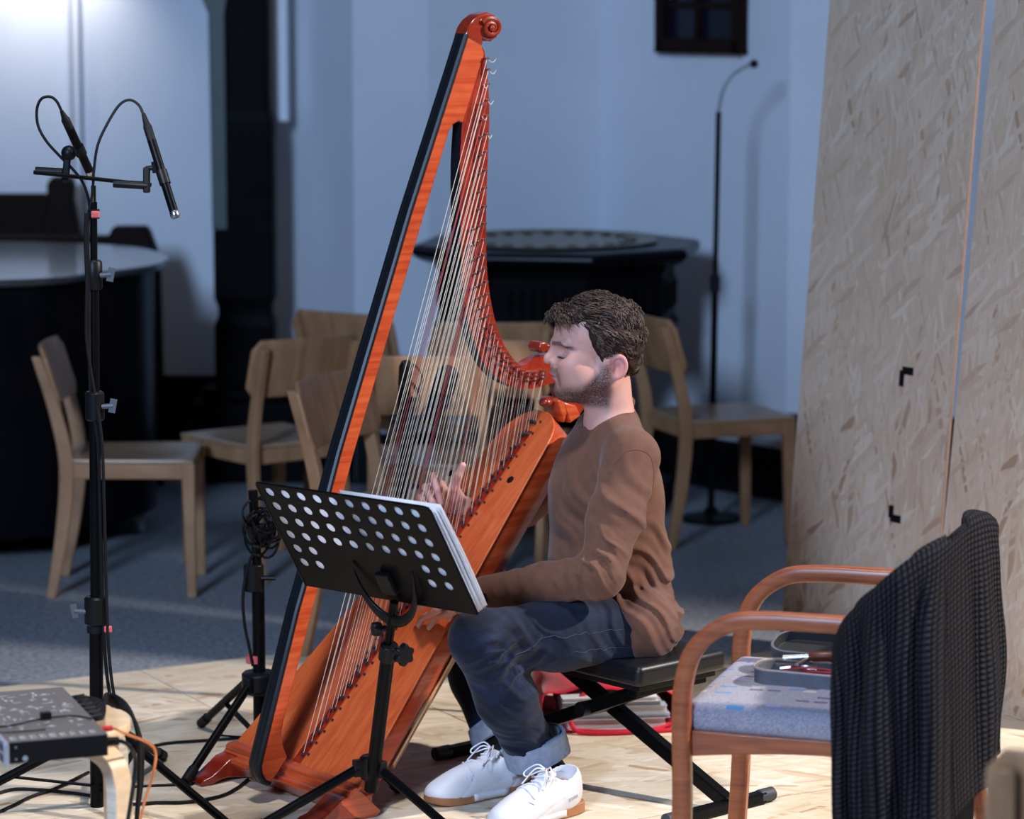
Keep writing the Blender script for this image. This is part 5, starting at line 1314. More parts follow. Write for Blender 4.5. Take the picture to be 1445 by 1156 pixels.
# head frame: x forward, y to the camera side (his left), z up
HD = 7.36; PXM = HD / FPX
hc = P(840, 500, HD); yaw = math.radians(7)
hx = V(-math.cos(yaw), -math.sin(yaw), 0); hy = V(math.sin(yaw), -math.cos(yaw), 0); hz_ = V(0, 0, 1)
HR = np.array([tuple(hx), tuple(hy), tuple(hz_)], dtype=np.float32)
def to_head(p): return (p - A(hc)) @ HR.T
def head_w(x, y, z): return hc + hx * x + hy * y + hz_ * z
def head_sdf(w):
    p = to_head(w); q = p.copy(); q[:, 1] = np.abs(q[:, 1])
    d = s_ell(p, (-0.002, 0, 0.052), (0.103, 0.077, 0.088))
    d = smin(d, s_ell(p, (0.034, 0, -0.022), (0.072, 0.064, 0.090)), 0.02)
    d = smin(d, s_cap(q, (-0.018, 0.056, -0.052), (0.072, 0.020, -0.088), 0.020, 0.018), 0.025)
    d = smin(d, s_cap(q, (-0.020, 0.055, -0.02), (-0.018, 0.054, -0.06), 0.022, 0.020), 0.025)
    d = smin(d, s_ell(p, (0.080, 0, -0.089), (0.0195, 0.024, 0.017)), 0.016)
    d = smin(d, s_ell(p, (0.040, 0, -0.096), (0.05, 0.04, 0.018)), 0.02)
    d = smin(d, s_ell(q, (0.066, 0.046, -0.014), (0.026, 0.022, 0.022)), 0.02)
    d = smin(d, s_cap(q, (0.098, 0.004, 0.030), (0.080, 0.046, 0.031), 0.0115, 0.010), 0.014)
    d = smin(d, s_ell(q, (0.048, 0.050, -0.045), (0.034, 0.020, 0.036)), 0.03)
    d = smax(d, -s_ell(q, (0.094, 0.040, 0.009), (0.020, 0.020, 0.014)), 0.014)      # eye hollow
    d = smin(d, s_ell(q, (0.0695, 0.037, 0.003), (0.0145, 0.0145, 0.0125)), 0.004)    # closed lid
    d = smin(d, s_chain(p, [(0.097, 0, 0.026), (0.104, 0, 0.010), (0.1155, 0, -0.007), (0.1165, 0, -0.0130)], [0.0078, 0.0085, 0.0098, 0.0100], 0.006), 0.010)
    d = smin(d, s_ell(q, (0.098, 0.0145, -0.0175), (0.0135, 0.0085, 0.0092)), 0.005)
    d = smax(d, -s_ell(q, (0.108, 0.0072, -0.0255), (0.006, 0.0036, 0.0035)), 0.003)
    d = smin(d, s_ell(p, (0.097, 0, -0.040), (0.014, 0.022, 0.014)), 0.012)
    d = smin(d, s_ell(p, (0.0985, 0, -0.0455), (0.0105, 0.0225, 0.0062)), 0.005)
    d = smin(d, s_ell(p, (0.0965, 0, -0.0570), (0.0105, 0.0205, 0.0068)), 0.005)
    d = smax(d, -s_ell(p, (0.110, 0, -0.0512), (0.010, 0.026, 0.0016)), 0.003)
    d = smax(d, -s_ell(p, (0.113, 0, -0.072), (0.013, 0.02, 0.007)), 0.010)
    # ears
    e0 = q - A((-0.044, 0.0775, -0.022)); ca, sa2 = math.cos(-0.22), math.sin(-0.22)
    ex = e0[:, 0] * ca - e0[:, 2] * sa2; ez = e0[:, 0] * sa2 + e0[:, 2] * ca; ey = e0[:, 1] + ex * 0.45
    e = np.stack([ex, ey, ez], 1)
    rr = np.sqrt((e[:, 0] / 0.72) ** 2 + (e[:, 2] + 0.0) ** 2)
    ear = np.sqrt((rr - 0.0255) ** 2 * 0.72 + e[:, 1] ** 2) - 0.0052
    ear = smin(ear, s_ell(e, (0, -0.007, 0), (0.0185, 0.0062, 0.026)), 0.004)
    ear = smin(ear, s_ell(e, (0.006, -0.001, -0.027), (0.008, 0.0055, 0.009)), 0.006)
    ear = smax(ear, -s_ell(e, (0.003, 0.003, -0.004), (0.0110, 0.0105, 0.0155)), 0.002)
    ear = smin(ear, s_ell(e, (0.014, 0.002, -0.008), (0.0045, 0.005, 0.006)), 0.004)
    d = smin(d, ear, 0.006)
    # neck
    d = smin(d, s_cap(p, (-0.030, 0, -0.06), (-0.038, 0, -0.20), 0.056, 0.062), 0.03)
    return d
# joints
TF = math.radians(15)
tfv = V(-math.cos(TF), -math.sin(TF), 0); tlv = V(math.sin(TF), -math.cos(TF), 0)
TR = np.array([tuple(tfv), tuple(tlv), (0, 0, 1)], dtype=np.float32).T      # columns = axes
LS, LE, LW = P(891, 646, 7.23), P(847, 812, 7.07), P(676, 838, 7.20)
RS, RE, RW_ = P(835, 634, 7.60), P(738, 714, 7.86), P(657, 716, 7.60)
LH, LK, LA = P(893, 888, 7.24), P(676, 902, 7.00), P(778, 1092, 7.215)
RH, RK, RA = P(862, 872, 7.52), P(632, 838, 7.70), P(712, 1080, 7.46)
NB = P(860, 592, 7.40)
def fingers(lst, r0=0.0092):
    return lst
# left hand: knuckles and finger joints
def SBP(px, py, lift=0.0):
    """point on the soundboard face seen at a pixel, lifted off it"""
    d = ray(px, py); nrm = (he * bx_.x + V(0, 0, bx_.y)).normalized(); o = SBX(0.5, 0, -0.006); O = V(0, 0, HC)
    k = (o - O).dot(nrm) / d.dot(nrm); return O + d * k - nrm * lift
lf = [[P(613, 838, 7.235), P(597, 853, 7.235), SBP(588, 868, 0.016), SBP(581, 881, 0.009)],
      [P(629, 840, 7.215), P(618, 861, 7.210), SBP(602, 880, 0.018), SBP(588, 893, 0.009)],
      [P(645, 844, 7.205), P(640, 863, 7.195), SBP(622, 878, 0.020), SBP(609, 889, 0.009)],
      [P(658, 848, 7.205), P(655, 862, 7.20), SBP(646, 870, 0.022), SBP(636, 877, 0.010)]]
lt = [P(660, 830, 7.24), P(637, 823, 7.28), P(617, 830, 7.31), P(604, 840, 7.325)]
rf = [[P(615, 679, 7.50), P(611, 672, 7.475), P(617, 691, 7.455), P(622, 710, 7.455)],
      [P(606, 690, 7.51), P(600, 688, 7.48), P(610, 708, 7.46), P(621, 726, 7.46)],
      [P(600, 702, 7.53), P(593, 702, 7.50), P(600, 718, 7.48), P(611, 733, 7.475)],
      [P(598, 714, 7.55), P(589, 716, 7.53), P(594, 728, 7.51), P(604, 740, 7.50)]]
rt = [P(648, 704, 7.57), P(641, 688, 7.535), P(647, 670, 7.52), P(653, 657, 7.515)]
def hand(p, W, fs, th):
    d = None
    for i, f in enumerate(fs):
        k = (1.0, 1.03, 0.97, 0.84)[i]
        e = s_chain(p, f, [0.0102 * k, 0.0094 * k, 0.0084 * k, 0.0074 * k], 0.004)
        d = e if d is None else smin(d, e, 0.0035)
        pa = s_cap(p, W, f[0], 0.020, 0.0125 * k)
        d = smin(d, pa, 0.010)
    for i in range(3): d = smin(d, s_cap(p, fs[i][0], fs[i + 1][0], 0.0105), 0.008)
    e = s_chain(p, th, [0.016, 0.0125, 0.0105, 0.0088], 0.006)
    d = smin(d, e, 0.009)
    return d
lhand = group((LW + lf[1][0]) / 2, 0.15, lambda p: smin(hand(p, LW, lf, lt), s_cap(p, LW, LE, 0.024, 0.030), 0.012))
rhand = group((RW_ + rf[1][0]) / 2, 0.15, lambda p: smin(hand(p, RW_, rf, rt), s_cap(p, RW_, RE, 0.024, 0.030), 0.012))
heads = group(hc - V(0, 0, 0.03), 0.24, head_sdf)
def foot_line(a, toe): return a
LHEEL, LTOE = FL(818, 1141, ZS), FL(688, 1178, ZS)
RHEEL, RTOE = FL(750, 1112, ZS), FL(590, 1139, ZS)
def body_sdf(p):
    d = heads(p)
    T = lambda c, r: s_ell(p, c, r, TR)
    t = T(P(862, 690, 7.41), (0.105, 0.165, 0.17)); t = smin(t, T(P(868, 800, 7.38), (0.10, 0.15, 0.14)), 0.05)
    t = smin(t, T(P(884, 880, 7.38), (0.10, 0.165, 0.085)), 0.05)
    t = smin(t, s_cap(p, NB, LS, 0.045, 0.045), 0.04); t = smin(t, s_cap(p, NB, RS, 0.045, 0.045), 0.04)
    t = smin(t, s_cap(p, LS, LE, 0.046, 0.036), 0.03); t = smin(t, s_cap(p, LE, LW, 0.036, 0.025), 0.015)
    t = smin(t, s_cap(p, RS, RE, 0.046, 0.036), 0.03); t = smin(t, s_cap(p, RE, RW_, 0.036, 0.025), 0.015)
    for H_, K_, A_, hl_, to_ in ((LH, LK, LA, LHEEL, LTOE), (RH, RK, RA, RHEEL, RTOE)):
        t = smin(t, s_cap(p, H_, K_, 0.070, 0.050), 0.04); t = smin(t, s_cap(p, K_, A_, 0.048, 0.034), 0.02)
        z = V(0, 0, 0.05)
        t = smin(t, s_cap(p, A_, hl_.lerp(to_, 0.14) + z, 0.030, 0.026), 0.015); t = smin(t, s_cap(p, A_, hl_.lerp(to_, 0.75) + z * 0.7, 0.026, 0.018), 0.015)
    d = smin(d, t, 0.03)
    d = smin(d, lhand(p), 0.006); d = smin(d, rhand(p), 0.006)
    return d
def skin_color(co):
    p = to_head(co); x, y, z = p[:, 0], np.abs(p[:, 1]), p[:, 2]
    base = np.array(S2L(206, 154, 142)[:3]); out = np.ones((len(co), 4)); out[:, :3] = base; out[:, 3] = 0
    near = np.linalg.norm(p, axis=1) < 0.20
    def blend(mask, col):
        out[:, :3] = out[:, :3] * (1 - mask[:, None]) + np.array(S2L(*col)[:3]) * mask[:, None]
    ell = lambda cx_, cy_, cz, rx, ry, rz: np.sqrt(((x - cx_) / rx) ** 2 + ((y - cy_) / ry) ** 2 + ((z - cz) / rz) ** 2)
    blend(near * (1 - ss(0.7, 1.15, ell(0.104, 0, -0.051, 0.016, 0.024, 0.0115))) * 0.8, (182, 112, 112))
    blend(near * (1 - ss(0.5, 1.2, ell(-0.05, 0.085, -0.02, 0.035, 0.02, 0.042))) * 0.6, (222, 138, 132))
    blend(near * (1 - ss(0.4, 1.2, ell(0.118, 0, -0.012, 0.02, 0.016, 0.016))) * 0.35, (214, 148, 142))
    blend(near * (1 - ss(0.3, 1.2, ell(0.07, 0.055, -0.018, 0.03, 0.03, 0.025))) * 0.25, (208, 140, 134))
    # beard, moustache, brows, lashes (short dark hairs)
    zb = np.where(x < 0.043, -0.014 - 1.08 * (x + 0.014), -0.0755)
    beard = ss(0.016, -0.016, z - zb) * ss(-0.040, -0.016, x) * ss(-0.135, -0.112, z)
    beard = np.maximum(beard * 1.0, 0.75 * ss(0.070, 0.084, x) * ss(-0.027, -0.032, z) * ss(-0.046, -0.041, z) * (y < 0.034))
    beard = np.maximum(beard, 0.7 * ss(0.060, 0.075, x) * ss(0.019, 0.026, y) * ss(0.044, 0.034, y) * ss(-0.034, -0.042, z) * ss(-0.082, -0.07, z))
    lips = ell(0.104, 0, -0.051, 0.02, 0.023, 0.011) < 1
    beard[lips] = 0
    brow_z = 0.0305 + 0.05 * (y - 0.012) - 0.8 * np.maximum(0, y - 0.044)
    brow = ss(0.0075, 0.0030, np.abs(z - brow_z)) * ss(0.009, 0.014, y) * ss(0.066, 0.056, y) * (x > 0.03)
    beard = np.maximum(beard, brow * 0.95)
    out[:, 3] = np.where(near, beard, 0)
    lash_z = -0.0040 + 10 * (y - 0.037) ** 2
    lash = ss(0.0024, 0.0010, np.abs(z - lash_z)) * ss(0.019, 0.024, y) * ss(0.058, 0.050, y) * (x > 0.045)
    blend(near * lash * 0.95, (40, 26, 26))
    return out
sdf_obj('body', body_sdf, (-0.42, 6.85, 0.0), (0.50, 8.02, 1.40), 0.0026, M['skin'], man, skin_color, 1)
# ---------------------------------------------------------------- hair
HPG = [(0.135, 0.076), (0.107, 0.078), (0.085, 0.080), (0.062, 0.079), (0.045, 0.075), (0.029, 0.066), (0.021, 0.034), (0.008, 0.008), (-0.006, -0.016), (-0.017, -0.012), (-0.026, 0.006), (-0.044, 0.014), (-0.062, 0.010), (-0.070, -0.02), (-0.070, -0.055), (-0.090, -0.066), (-0.16, -0.06), (-0.16, 0.22), (0.15, 0.22)]
def hair_sdf(w):
    p = to_head(w); q = p.copy(); q[:, 1] = np.abs(q[:, 1])
    d = s_ell(p, (-0.010, 0, 0.056), (0.107, 0.0835, 0.088))
    d = smin(d, s_ell(p, (-0.052, 0, 0.012), (0.058, 0.072, 0.075)), 0.02)
    d = smin(d, s_chain(p, [(0.076, -0.045, 0.094), (0.092, -0.01, 0.093), (0.086, 0.035, 0.092)], [0.018, 0.020, 0.018], 0.01), 0.018)
    d = smin(d, s_cap(q, (0.0, 0.066, 0.03), (-0.004, 0.071, -0.008), 0.014, 0.008), 0.012)
    flow = p[:, 0] * 0.55 + p[:, 2] * 0.83 + 0.25 * np.sin(p[:, 0] * 26) * 0.02
    n1 = np.sin((p[:, 2] + 0.35 * p[:, 0]) * 150 + 4 * np.sin(p[:, 0] * 40) + p[:, 1] * 60)
    n2 = np.sin((p[:, 0] * 0.7 + p[:, 2]) * 70 + 3 * np.sin(p[:, 1] * 50 + p[:, 0] * 20))
    d = d - 0.0028 * n1 - 0.0045 * n2
    r = poly_sd(p[:, 0], p[:, 2], HPG)
    return smax(d, r + 0.0015 * n1, 0.008)
hair_v, _q = surfnet(hair_sdf, head_w(-0.15, -0.12, -0.09) - V(0.35, 0.02, 0), head_w(-0.15, 0.1, 0.20) + V(0.03, 0.28, 0), 0.006)
hair = sdf_obj('hair', hair_sdf, hc + V(-0.16, -0.13, -0.10), hc + V(0.15, 0.14, 0.19), 0.0028, M['hair_under'], man, None, 1)
rnd = random.Random(5); m = MB()
hv, _ = surfnet(hair_sdf, hc + V(-0.16, -0.13, -0.10), hc + V(0.15, 0.14, 0.19), 0.006)
loc = (hv - np.array(tuple(hc))) @ HR.T
cand = [i for i in range(len(loc)) if poly_sd(np.array([loc[i, 0]]), np.array([loc[i, 2]]), HPG)[0] < -0.006]
for _ in range(3400):
    i = rnd.choice(cand); p = Vector(loc[i]); c0_ = Vector((-0.01, 0, 0.05)); nrm = (p - c0_).normalized()
    up = ss(0.05, 0.13, np.array([p.z]))[0]; fr = ss(0.02, 0.09, np.array([p.x]))[0]
    dirv = Vector((-0.75, 0.10 * math.copysign(1, p.y), -0.62)).lerp(Vector((-0.5, 0.55, 0.15)), up)
    dirv = dirv.lerp(Vector((0.35, 0.7, -0.25)), fr * 0.75)
    dirv += Vector((rnd.uniform(-.35, .35), rnd.uniform(-.35, .35), rnd.uniform(-.35, .35)))
    dirv = (dirv - nrm * dirv.dot(nrm)).normalized()
    L = rnd.uniform(0.014, 0.028) * (1 + 0.4 * up); lift = rnd.uniform(0.000, 0.0042) * (1 + 0.8 * up)
    pts = [p - nrm * 0.002, p + dirv * L * 0.35 + nrm * lift, p + dirv * L * 0.7 + nrm * (lift * 1.1), p + dirv * L + nrm * (lift * 0.5 - 0.06 * L)]
    r0 = rnd.uniform(0.0008, 0.0017)
    m.tube([head_w(*q) for q in pts], [r0, r0 * 1.1, r0 * 0.8, r0 * 0.15], 4)
m.build('locks', M['hair'], hair, True, 0, False, 0, 2, 0, 0, False)
# ---------------------------------------------------------------- sweater
def wr(p, c, dirv, lam, amp, R, ph=0.0):
    q = p - A(c); s = q @ A(Vector(dirv).normalized()); g = np.exp(-(q * q).sum(1) / (R * R))
    u = s + 0.18 * lam * np.sin(q @ A(Vector(dirv).orthogonal().normalized()) * 2 * PI / (lam * 2.6) + ph)
    w = 1 - 2 * np.abs(np.sin(u * PI / lam + ph)) ** 0.75
    return amp * g * (w + 0.3 * np.sin(2.3 * u * 2 * PI / lam + 1.3 + ph))
collar_pts = []
cA, cB = P(820, 606, 7.37), P(889.5, 563, 7.42)
cc_ = (cA + cB) / 2; cf = (cA - cB) * 0.5; crx = cf.length; cf.normalize()
for i in range(28):
    a = 2 * PI * i / 28
    sag = -0.012 * math.sin(a) ** 2
    collar_pts.append(cc_ + cf * (crx * math.cos(a)) + tlv * (0.064 * math.sin(a)) + V(0, 0, sag))
cn = cf.cross(tlv).normalized(); cn = cn if cn.z > 0 else -cn
def sweater_sdf(p):
    T = lambda c, r: s_ell(p, c, r, TR)
    d = T(P(855, 708, 7.41), (0.140, 0.195, 0.20))
    d = smin(d, T(P(862, 800, 7.385), (0.152, 0.185, 0.15)), 0.05)
    d = smin(d, T(P(884, 872, 7.37), (0.130, 0.198, 0.110)), 0.04)
    d = smin(d, s_cap(p, NB, LS, 0.058, 0.062), 0.05); d = smin(d, s_cap(p, NB, RS, 0.058, 0.062), 0.05)
    up = LS.lerp(LE, 0.5)
    al = s_chain(p, [LS, up, LE], [0.069, 0.066, 0.056], 0.03)
    al = smin(al, s_chain(p, [LE, LE.lerp(LW, 0.45), LW], [0.056, 0.050, 0.040], 0.02), 0.02)
    al = smax(al, s_plane(p, LW, LW - LE), 0.006)
    ar = s_chain(p, [RS, RS.lerp(RE, 0.5), RE], [0.066, 0.062, 0.054], 0.03)
    ar = smin(ar, s_chain(p, [RE, RE.lerp(RW_, 0.5), RW_], [0.052, 0.046, 0.038], 0.02), 0.02)
    ar = smax(ar, s_plane(p, RW_, RW_ - RE), 0.006)
    d = smin(d, s_cap(p, P(902, 882, 7.225), P(900, 884, 7.50), 0.099), 0.03)
    hp = s_plane(p, P(878, 880, 7.20), V(-0.93, -0.12, -0.31))
    d = smax(d, -smax(-hp, p[:, 2] - P(860, 842, 7.2).z, 0.02), 0.012)
    d = smax(d, s_plane(p, P(900, 930, 7.30), V(0, 0.0, -1)), 0.012)
    d = smin(d, al, 0.020)
    d = smin(d, ar, 0.020)
    # folds
    d = d - wr(p, P(820, 815, 7.02), (LW - LE), 0.034, 0.0062, 0.080) - wr(p, P(846, 790, 7.02), (LE - LS).lerp(LW - LE, 0.5), 0.036, 0.0085, 0.065, 1.0)
    d = d - wr(p, P(735, 835, 7.10), (LW - LE), 0.042, 0.0028, 0.09, 0.7)
    d = d - wr(p, P(930, 800, 7.25), V(0.55, 0.2, 0.9), 0.075, 0.0085, 0.13) - wr(p, P(900, 875, 7.2), V(0.7, 0.1, 0.55), 0.052, 0.0085, 0.11, 0.5)
    d = d - wr(p, P(945, 880, 7.3), V(-0.3, 0.3, 0.9), 0.05, 0.0085, 0.09, 2.0) - wr(p, P(880, 720, 7.1), V(0.6, 0, 0.5), 0.085, 0.005, 0.12)
    d = d - wr(p, P(800, 720, 7.3), V(0.8, 0, 0.4), 0.07, 0.006, 0.13, 1.0)
    # shoulder seam
    sm_ = s_plane(p, P(884, 640, 7.2), V(-0.9, 0.25, 0.35).normalized() * 1)
    # open neck and hem
    q = p - A(cc_); h = q @ A(cn)
    rx = (q @ A(cf)) / (crx - 0.002); ry = (q @ A(tlv)) / 0.062
    hole = np.maximum((np.sqrt(rx * rx + ry * ry) - 1) * 0.055, -(h + 0.05))
    d = smax(d, -hole, 0.004); d = smax(d, np.minimum(h - 0.012, 1.0) * ((rx * rx + ry * ry) < 4) - 10.0 * ((rx * rx + ry * ry) >= 4), 0.006)
    col = s_cap(p, collar_pts[0], collar_pts[1], 0.0062)
    for i in range(1, 28): col = np.minimum(col, s_cap(p, collar_pts[i], collar_pts[(i + 1) % 28], 0.0062))
    return smin(d, col, 0.004)
sdf_obj('sweater', sweater_sdf, (-0.20, 6.90, 0.36), (0.50, 8.02, 1.02), 0.0046, M['sweater'], man, None, 2)
MB().tube(collar_pts, 0.0075, 10, 0, True, 1.3).build('collar', M['sweater'], man)
# ---------------------------------------------------------------- jeans
def jeans_sdf(p):
    d = s_ell(p, P(884, 890, 7.38), (0.108, 0.165, 0.085), TR)
    L = s_chain(p, [LH, LH.lerp(LK, 0.5), LK], [0.084, 0.080, 0.068], 0.05)
    L = smin(L, s_chain(p, [LK, P(714, 985, 7.07), P(752, 1062, 7.17)], [0.066, 0.070, 0.058], 0.03), 0.03)
    L = smax(L, s_plane(p, P(755, 1068, 7.18), LA - LK), 0.006)
    R = s_chain(p, [RH, RH.lerp(RK, 0.5), RK], [0.088, 0.080, 0.066], 0.05)
    R = smin(R, s_chain(p, [RK, RK.lerp(RA, 0.5), RA], [0.064, 0.062, 0.050], 0.03), 0.03)
    R = smax(R, s_plane(p, RK.lerp(RA, 0.80), RA - RK), 0.006)
    d = smin(d, smin(L, R, 0.03), 0.035)
    d = d - wr(p, P(700, 920, 6.95), V(0.35, 0, -1), 0.030, 0.0050, 0.06) - wr(p, P(735, 935, 6.98), V(0.6, 0, -0.8), 0.036, 0.0070, 0.065, 1.0)
    d = d - wr(p, P(760, 880, 6.98), V(0.75, 0, 0.75), 0.045, 0.0040, 0.09) - wr(p, P(860, 890, 7.1), V(0.9, 0, 0.5), 0.05, 0.0045, 0.09, 2)
    d = d - wr(p, P(745, 1045, 7.1), V(0.25, 0, 1), 0.042, 0.0050, 0.07) - wr(p, P(715, 1000, 7.0), V(0.5, 0, 1), 0.055, 0.0045, 0.09, .6)
    d = smax(d, -(p[:, 2] - 0.06), 0.01)
    return d
jeans = sdf_obj('jeans', jeans_sdf, (-0.30, 6.88, 0.05), (0.50, 7.88, 0.60), 0.0045, M['denim'], man, None, 2)
def cuff(c, axis, r, h, name):
    R = rot_to(axis); m = MB()
    n = 40; prof = [(r - 0.004, -h / 2), (r + 0.003, -h / 2 + 0.002), (r + 0.004, 0), (r + 0.003, h / 2 - 0.003), (r - 0.001, h / 2), (r - 0.010, h / 2 - 0.004), (r - 0.010, -h / 2)]
    def f(u, v):
        a = 2 * PI * u; i = v * (len(prof) - 1); k = min(len(prof) - 2, int(i)); w = i - k
        rr_ = prof[k][0] * (1 - w) + prof[k + 1][0] * w; z = prof[k][1] * (1 - w) + prof[k + 1][1] * w
        rr_ += 0.0022 * math.sin(3 * a + 1) + 0.001 * math.sin(7 * a); z += 0.003 * math.sin(2 * a)
        return Vector(c) + R @ V(rr_ * math.cos(a), rr_ * math.sin(a), z)
    m.grid(f, n, len(prof), 0, True); return m.build(name, M['denim_light'], jeans)
ck = cuff(P(755, 1055, 7.17), V(0.26, 0.20, -1), 0.077, 0.060, 'cuff'); ck['label'] = 'pale turned up denim cuff'
ck2 = cuff(RK.lerp(RA, 0.815), RA - RK, 0.058, 0.052, 'cuff'); ck2['label'] = 'pale turned up denim cuff'
# seams in lighter thread
m = MB()
def on_surf(fn, pts, off=0.001):
    out = []
    for q in pts:
        q = np.array([tuple(q)], dtype=np.float32)
        for _ in range(14):
            d0 = fn(q)[0] - off; e = 0.002
            g = np.array([fn(q + np.eye(3, dtype=np.float32)[k] * e)[0] - fn(q - np.eye(3, dtype=np.float32)[k] * e)[0] for k in range(3)]); g /= (np.linalg.norm(g) + 1e-9)
            q = (q - g * d0 * 0.8).astype(np.float32)
        out.append(Vector(q[0]))
    return out
m.tube(on_surf(jeans_sdf, bez([P(735, 925, 6.93), P(770, 905, 6.95), P(820, 897, 7.02), P(878, 888, 7.13)], 30), 0.0), 0.0005, 5)
m.tube(on_surf(jeans_sdf, bez([P(724, 935, 6.95), P(738, 960, 7.0), P(752, 1000, 7.05), P(768, 1045, 7.12)], 24), 0.0), 0.0005, 5)
m.tube(on_surf(jeans_sdf, bez([P(818, 927, 7.02), P(850, 920, 7.08), P(893, 912, 7.15)], 20), 0.0), 0.0005, 5)
m.build('seam', plain('seam_thread', S2L(70, 76, 100), 0.85), jeans)
sw_seam = MB()
sw_seam.tube(on_surf(sweater_sdf, bez([P(842, 655, 7.12), P(862, 636, 7.12), P(890, 630, 7.14), P(915, 640, 7.17), P(922, 662, 7.18), P(918, 700, 7.2)], 36), 0.0001), 0.0009, 6)
sw_seam.build('shoulder_seam', M['sweater'], man)
# ---------------------------------------------------------------- socks and shoes
def sock(A_, heel, toe, k0, name):
    f = lambda p: smin(s_cap(p, A_.lerp(k0, 0.32), A_, 0.043, 0.037), s_cap(p, A_, heel.lerp(toe, 0.20) + V(0, 0, 0.06), 0.038, 0.036), 0.015)
    lo = A_ - V(0.13, 0.13, 0.10); hi = A_ + V(0.13, 0.13, 0.16)
    sdf_obj(name, f, lo, hi, 0.005, M['sock'], man)
sock(LA, LHEEL, LTOE, LK, 'sock'); sock(RA, RHEEL, RTOE, RK, 'sock')
def shoe(heel, toe, name):
    d = toe - heel; d.z = 0; L = 0.305; d.normalize(); s_ = V(-d.y, d.x, 0); o = V(heel.x, heel.y, ZS)
    R = np.array([tuple(d), tuple(s_), (0, 0, 1)], dtype=np.float32)
    W = lambda x, y, z: o + d * x + s_ * y + V(0, 0, z)
    def upper(w):
        p = (w - A(o)) @ R.T
        u = s_ell(p, (0.062, 0, 0.052), (0.060, 0.037, 0.058))
        u = smin(u, s_ell(p, (0.150, 0, 0.040), (0.100, 0.0445, 0.052)), 0.03)
        u = smin(u, s_ell(p, (0.228, 0, 0.026), (0.074, 0.048, 0.038)), 0.03)
        u = smin(u, s_cap(p, (0.066, 0, 0.055), (0.056, 0, 0.088), 0.042, 0.040), 0.02)
        u = smin(u, s_box(p, (0.128, 0, 0.092), (0.030, 0.026, 0.006), np.array(Matrix.Rotation(0.72, 3, 'Y')), 0.005), 0.008)
        u = smax(u, -s_cap(p, (0.066, 0, 0.075), (0.062, 0, 0.14), 0.035, 0.037), 0.005)
        u = smax(u, -(p[:, 2] - 0.016), 0.004)
        # panel edges pressed into the leather
        for (ax_, az, bx2, bz2) in ((0.10, 0.05, 0.20, 0.02), (0.19, 0.06, 0.235, 0.018), (0.045, 0.075, 0.085, 0.02)):
            t = np.clip(((p[:, 0] - ax_) * (bx2 - ax_) + (p[:, 2] - az) * (bz2 - az)) / ((bx2 - ax_) ** 2 + (bz2 - az) ** 2), 0, 1)
            dd_ = np.hypot(p[:, 0] - ax_ - t * (bx2 - ax_), p[:, 2] - az - t * (bz2 - az))
            u = u + 0.0016 * np.exp(-(dd_ / 0.0022) ** 2)
        return u
    me_ = sdf_obj(name, upper, o + V(-0.36, -0.36, 0.0) + d * 0.15, o + V(0.36, 0.36, 0.15) + d * 0.15, 0.0036, M['shoe'], man, None, 1)
    pr_ = [(0.0, 0.0), (0.004, 0.018), (0.02, 0.034), (0.06, 0.040), (0.12, 0.040), (0.18, 0.046), (0.23, 0.049), (0.27, 0.042), (0.295, 0.024), (0.304, 0.0)]
    out = [tuple(q)[:2] for q in bez([V(x, y, 0) for x, y in pr_], 36)]; out = out + [(x, -y) for x, y in out[-2:0:-1]]
    spring = lambda x: 0.010 * max(0, (x - 0.24) / 0.065) ** 2
    m = MB(); m.prism(out, lambda x, y: W(x, y, 0.0005 + spring(x)), lambda x, y: W(x * 0.995 + 0.0007, y * 0.97, 0.022 + spring(x) * 0.5 + 0.006 * (x < 0.06)))
    so = m.build('sole', M['gum'], me_, True, 0.003, False, 50); so['label'] = 'brown gum sole'
    mid = [(x, y) for x, y in out]
    m = MB(); cut = [p_ for p_ in out if 0.085 < p_[0] < 0.205]
    for sg in (1, -1):
        c2_ = [(x, abs(y)) for x, y in cut if y * sg > 0]; c2_.sort()
        vs = []
        for x, y in c2_: vs += [W(x, sg * (y + 0.0008), 0.006), W(x, sg * (y * 0.975 + 0.0010), 0.0225)]
        if len(c2_) > 1: m.add(vs, [(2 * i, 2 * i + 2, 2 * i + 3, 2 * i + 1) for i in range(len(c2_) - 1)])
    m.build('midsole', M['shoe'], me_, True, 0, False, 40, 2, 0.002)
    lm = MB()
    def onu(pts, off=0.0015): return on_surf(upper, pts, off)
    for k in range(5):
        x = 0.125 + 0.020 * k; sg = 1 if k % 2 else -1
        lm.tube(onu([W(x + 0.012 * abs(f) * 0 + 0.008 * f * sg, 0.024 * f, 0.10 - 0.013 * k) for f in (-1, -0.6, -0.2, 0.2, 0.6, 1)], 0.002), 0.0024, 6)
    b0_ = onu([W(0.118, 0, 0.12)], 0.003)[0]
    for sg in (1, -1):
        lm.tube(bez([b0_, b0_ + d * 0.01 + s_ * (0.022 * sg) + V(0, 0, 0.012), b0_ + d * 0.03 + s_ * (0.044 * sg) - V(0, 0, 0.006), b0_ + d * 0.035 + s_ * (0.034 * sg) - V(0, 0, 0.014), b0_ + d * 0.012 + s_ * (0.012 * sg) - V(0, 0, 0.002), b0_], 30), 0.0020, 6)
        lm.tube(bez([b0_, b0_ + d * 0.02 + s_ * (0.018 * sg) + V(0, 0, 0.004), b0_ + d * 0.05 + s_ * (0.034 * sg) - V(0, 0, 0.03)], 16), 0.0019, 6)
    lm.ball(b0_, 0.005, 8, 6)
    lm.build('laces', M['lace'], me_)
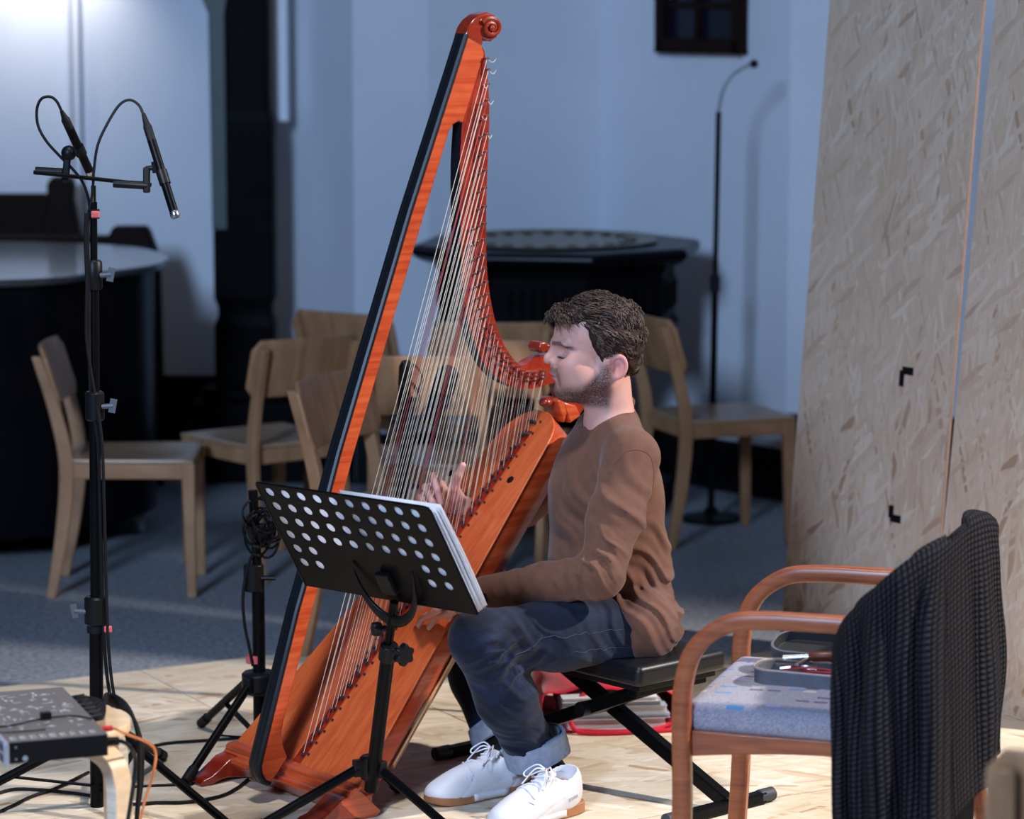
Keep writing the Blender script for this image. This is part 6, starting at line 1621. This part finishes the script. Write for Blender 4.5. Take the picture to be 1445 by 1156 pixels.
    for sg in (1, -1):
        q = onu([W(0.055, sg * 0.05, 0.052), W(0.085, sg * 0.05, 0.046)], 0.0006)
        mm = MB().bar(q[0], q[1], 0.0025, 0.007); mm.build('side_tag', M['alu'], me_, False)
    q = onu([W(0.115, 0, 0.115)], 0.0015)[0]
    MB().box(q + V(0, 0, 0.002), (0.010, 0.008, 0.003), rot_to(d * -0.6 + V(0, 0, 0.8))).build('tongue_mark', M['red_plastic'], me_, False)
shoe(LHEEL, LTOE, 'shoe'); shoe(RHEEL, RTOE, 'shoe')
# ------------------------------------------------------------------ light
def area(name, loc, to, size, power, col, sy=None):
    L = bpy.data.lights.new(name, 'AREA'); L.energy = power; L.color = col; L.size = size
    if sy: L.shape = 'RECTANGLE'; L.size_y = sy
    o = bpy.data.objects.new(name, L); C.objects.link(o); o.location = loc
    o.rotation_euler = (Vector(to) - Vector(loc)).to_track_quat('-Z', 'Y').to_euler(); return o
def spot(name, loc, to, power, col, ang, blend=0.5, rad=0.15):
    L = bpy.data.lights.new(name, 'SPOT'); L.energy = power; L.color = col; L.spot_size = math.radians(ang); L.spot_blend = blend; L.shadow_soft_size = rad
    o = bpy.data.objects.new(name, L); C.objects.link(o); o.location = loc
    o.rotation_euler = (Vector(to) - Vector(loc)).to_track_quat('-Z', 'Y').to_euler(); return o
area('window_light', (-3.6, -3.0, 5.4), (0.2, 10.8, 0.9), 1.6, 1230, (0.44, 0.65, 1.0), 2.4)
spot('sunbeam', (-3.6, -3.0, 5.4), (-0.14, 9.6, 0.72), 4200, (0.92, 0.94, 1.0), 1.7, 0.4, 0.02)
spot('overhead_fill', (-0.2, 5.6, 6.8), (0.0, 6.35, 0), 900, (1.0, 0.97, 0.95), 40, 0.7, 0.35)  # added fill from overhead, brightens the stage floor
spot('stage_spot', (4.7, 6.9, 4.1), (0.3, 7.1, 0.5), 1900, (1.0, 0.95, 0.90), 50, 0.5, 0.10)
for x, e in ((-2.16, 9), (-1.80, 13)):
    spot('wall_spot', (x, 12.13, 2.18), (x, 12.40, 1.80), e, (1.0, 0.95, 0.92), 100, 1.0, 0.05)
w = bpy.data.worlds.new('room_air'); bpy.context.scene.world = w; w.use_nodes = True
w.node_tree.nodes['Background'].inputs[0].default_value = (0.50, 0.66, 1.0, 1); w.node_tree.nodes['Background'].inputs[1].default_value = 0.035
# ------------------------------------------------------------------ camera
cam = bpy.data.cameras.new('camera'); co = bpy.data.objects.new('camera', cam); C.objects.link(co)
co.location = (0, 0, HC); co.rotation_euler = (PI / 2 - PITCH, 0, 0)
cam.sensor_width = 36; cam.sensor_fit = 'HORIZONTAL'; cam.lens = FPX / 1445 * 36
cam.dof.use_dof = True; cam.dof.focus_distance = 7.2; cam.dof.aperture_fstop = 2.8
cam.clip_end = 60
sc = bpy.context.scene; sc.camera = co
sc.view_settings.view_transform = 'Standard'; sc.view_settings.look = 'None'; sc.view_settings.gamma = 1; sc.view_settings.exposure = 0
sc.view_settings.use_curve_mapping = False
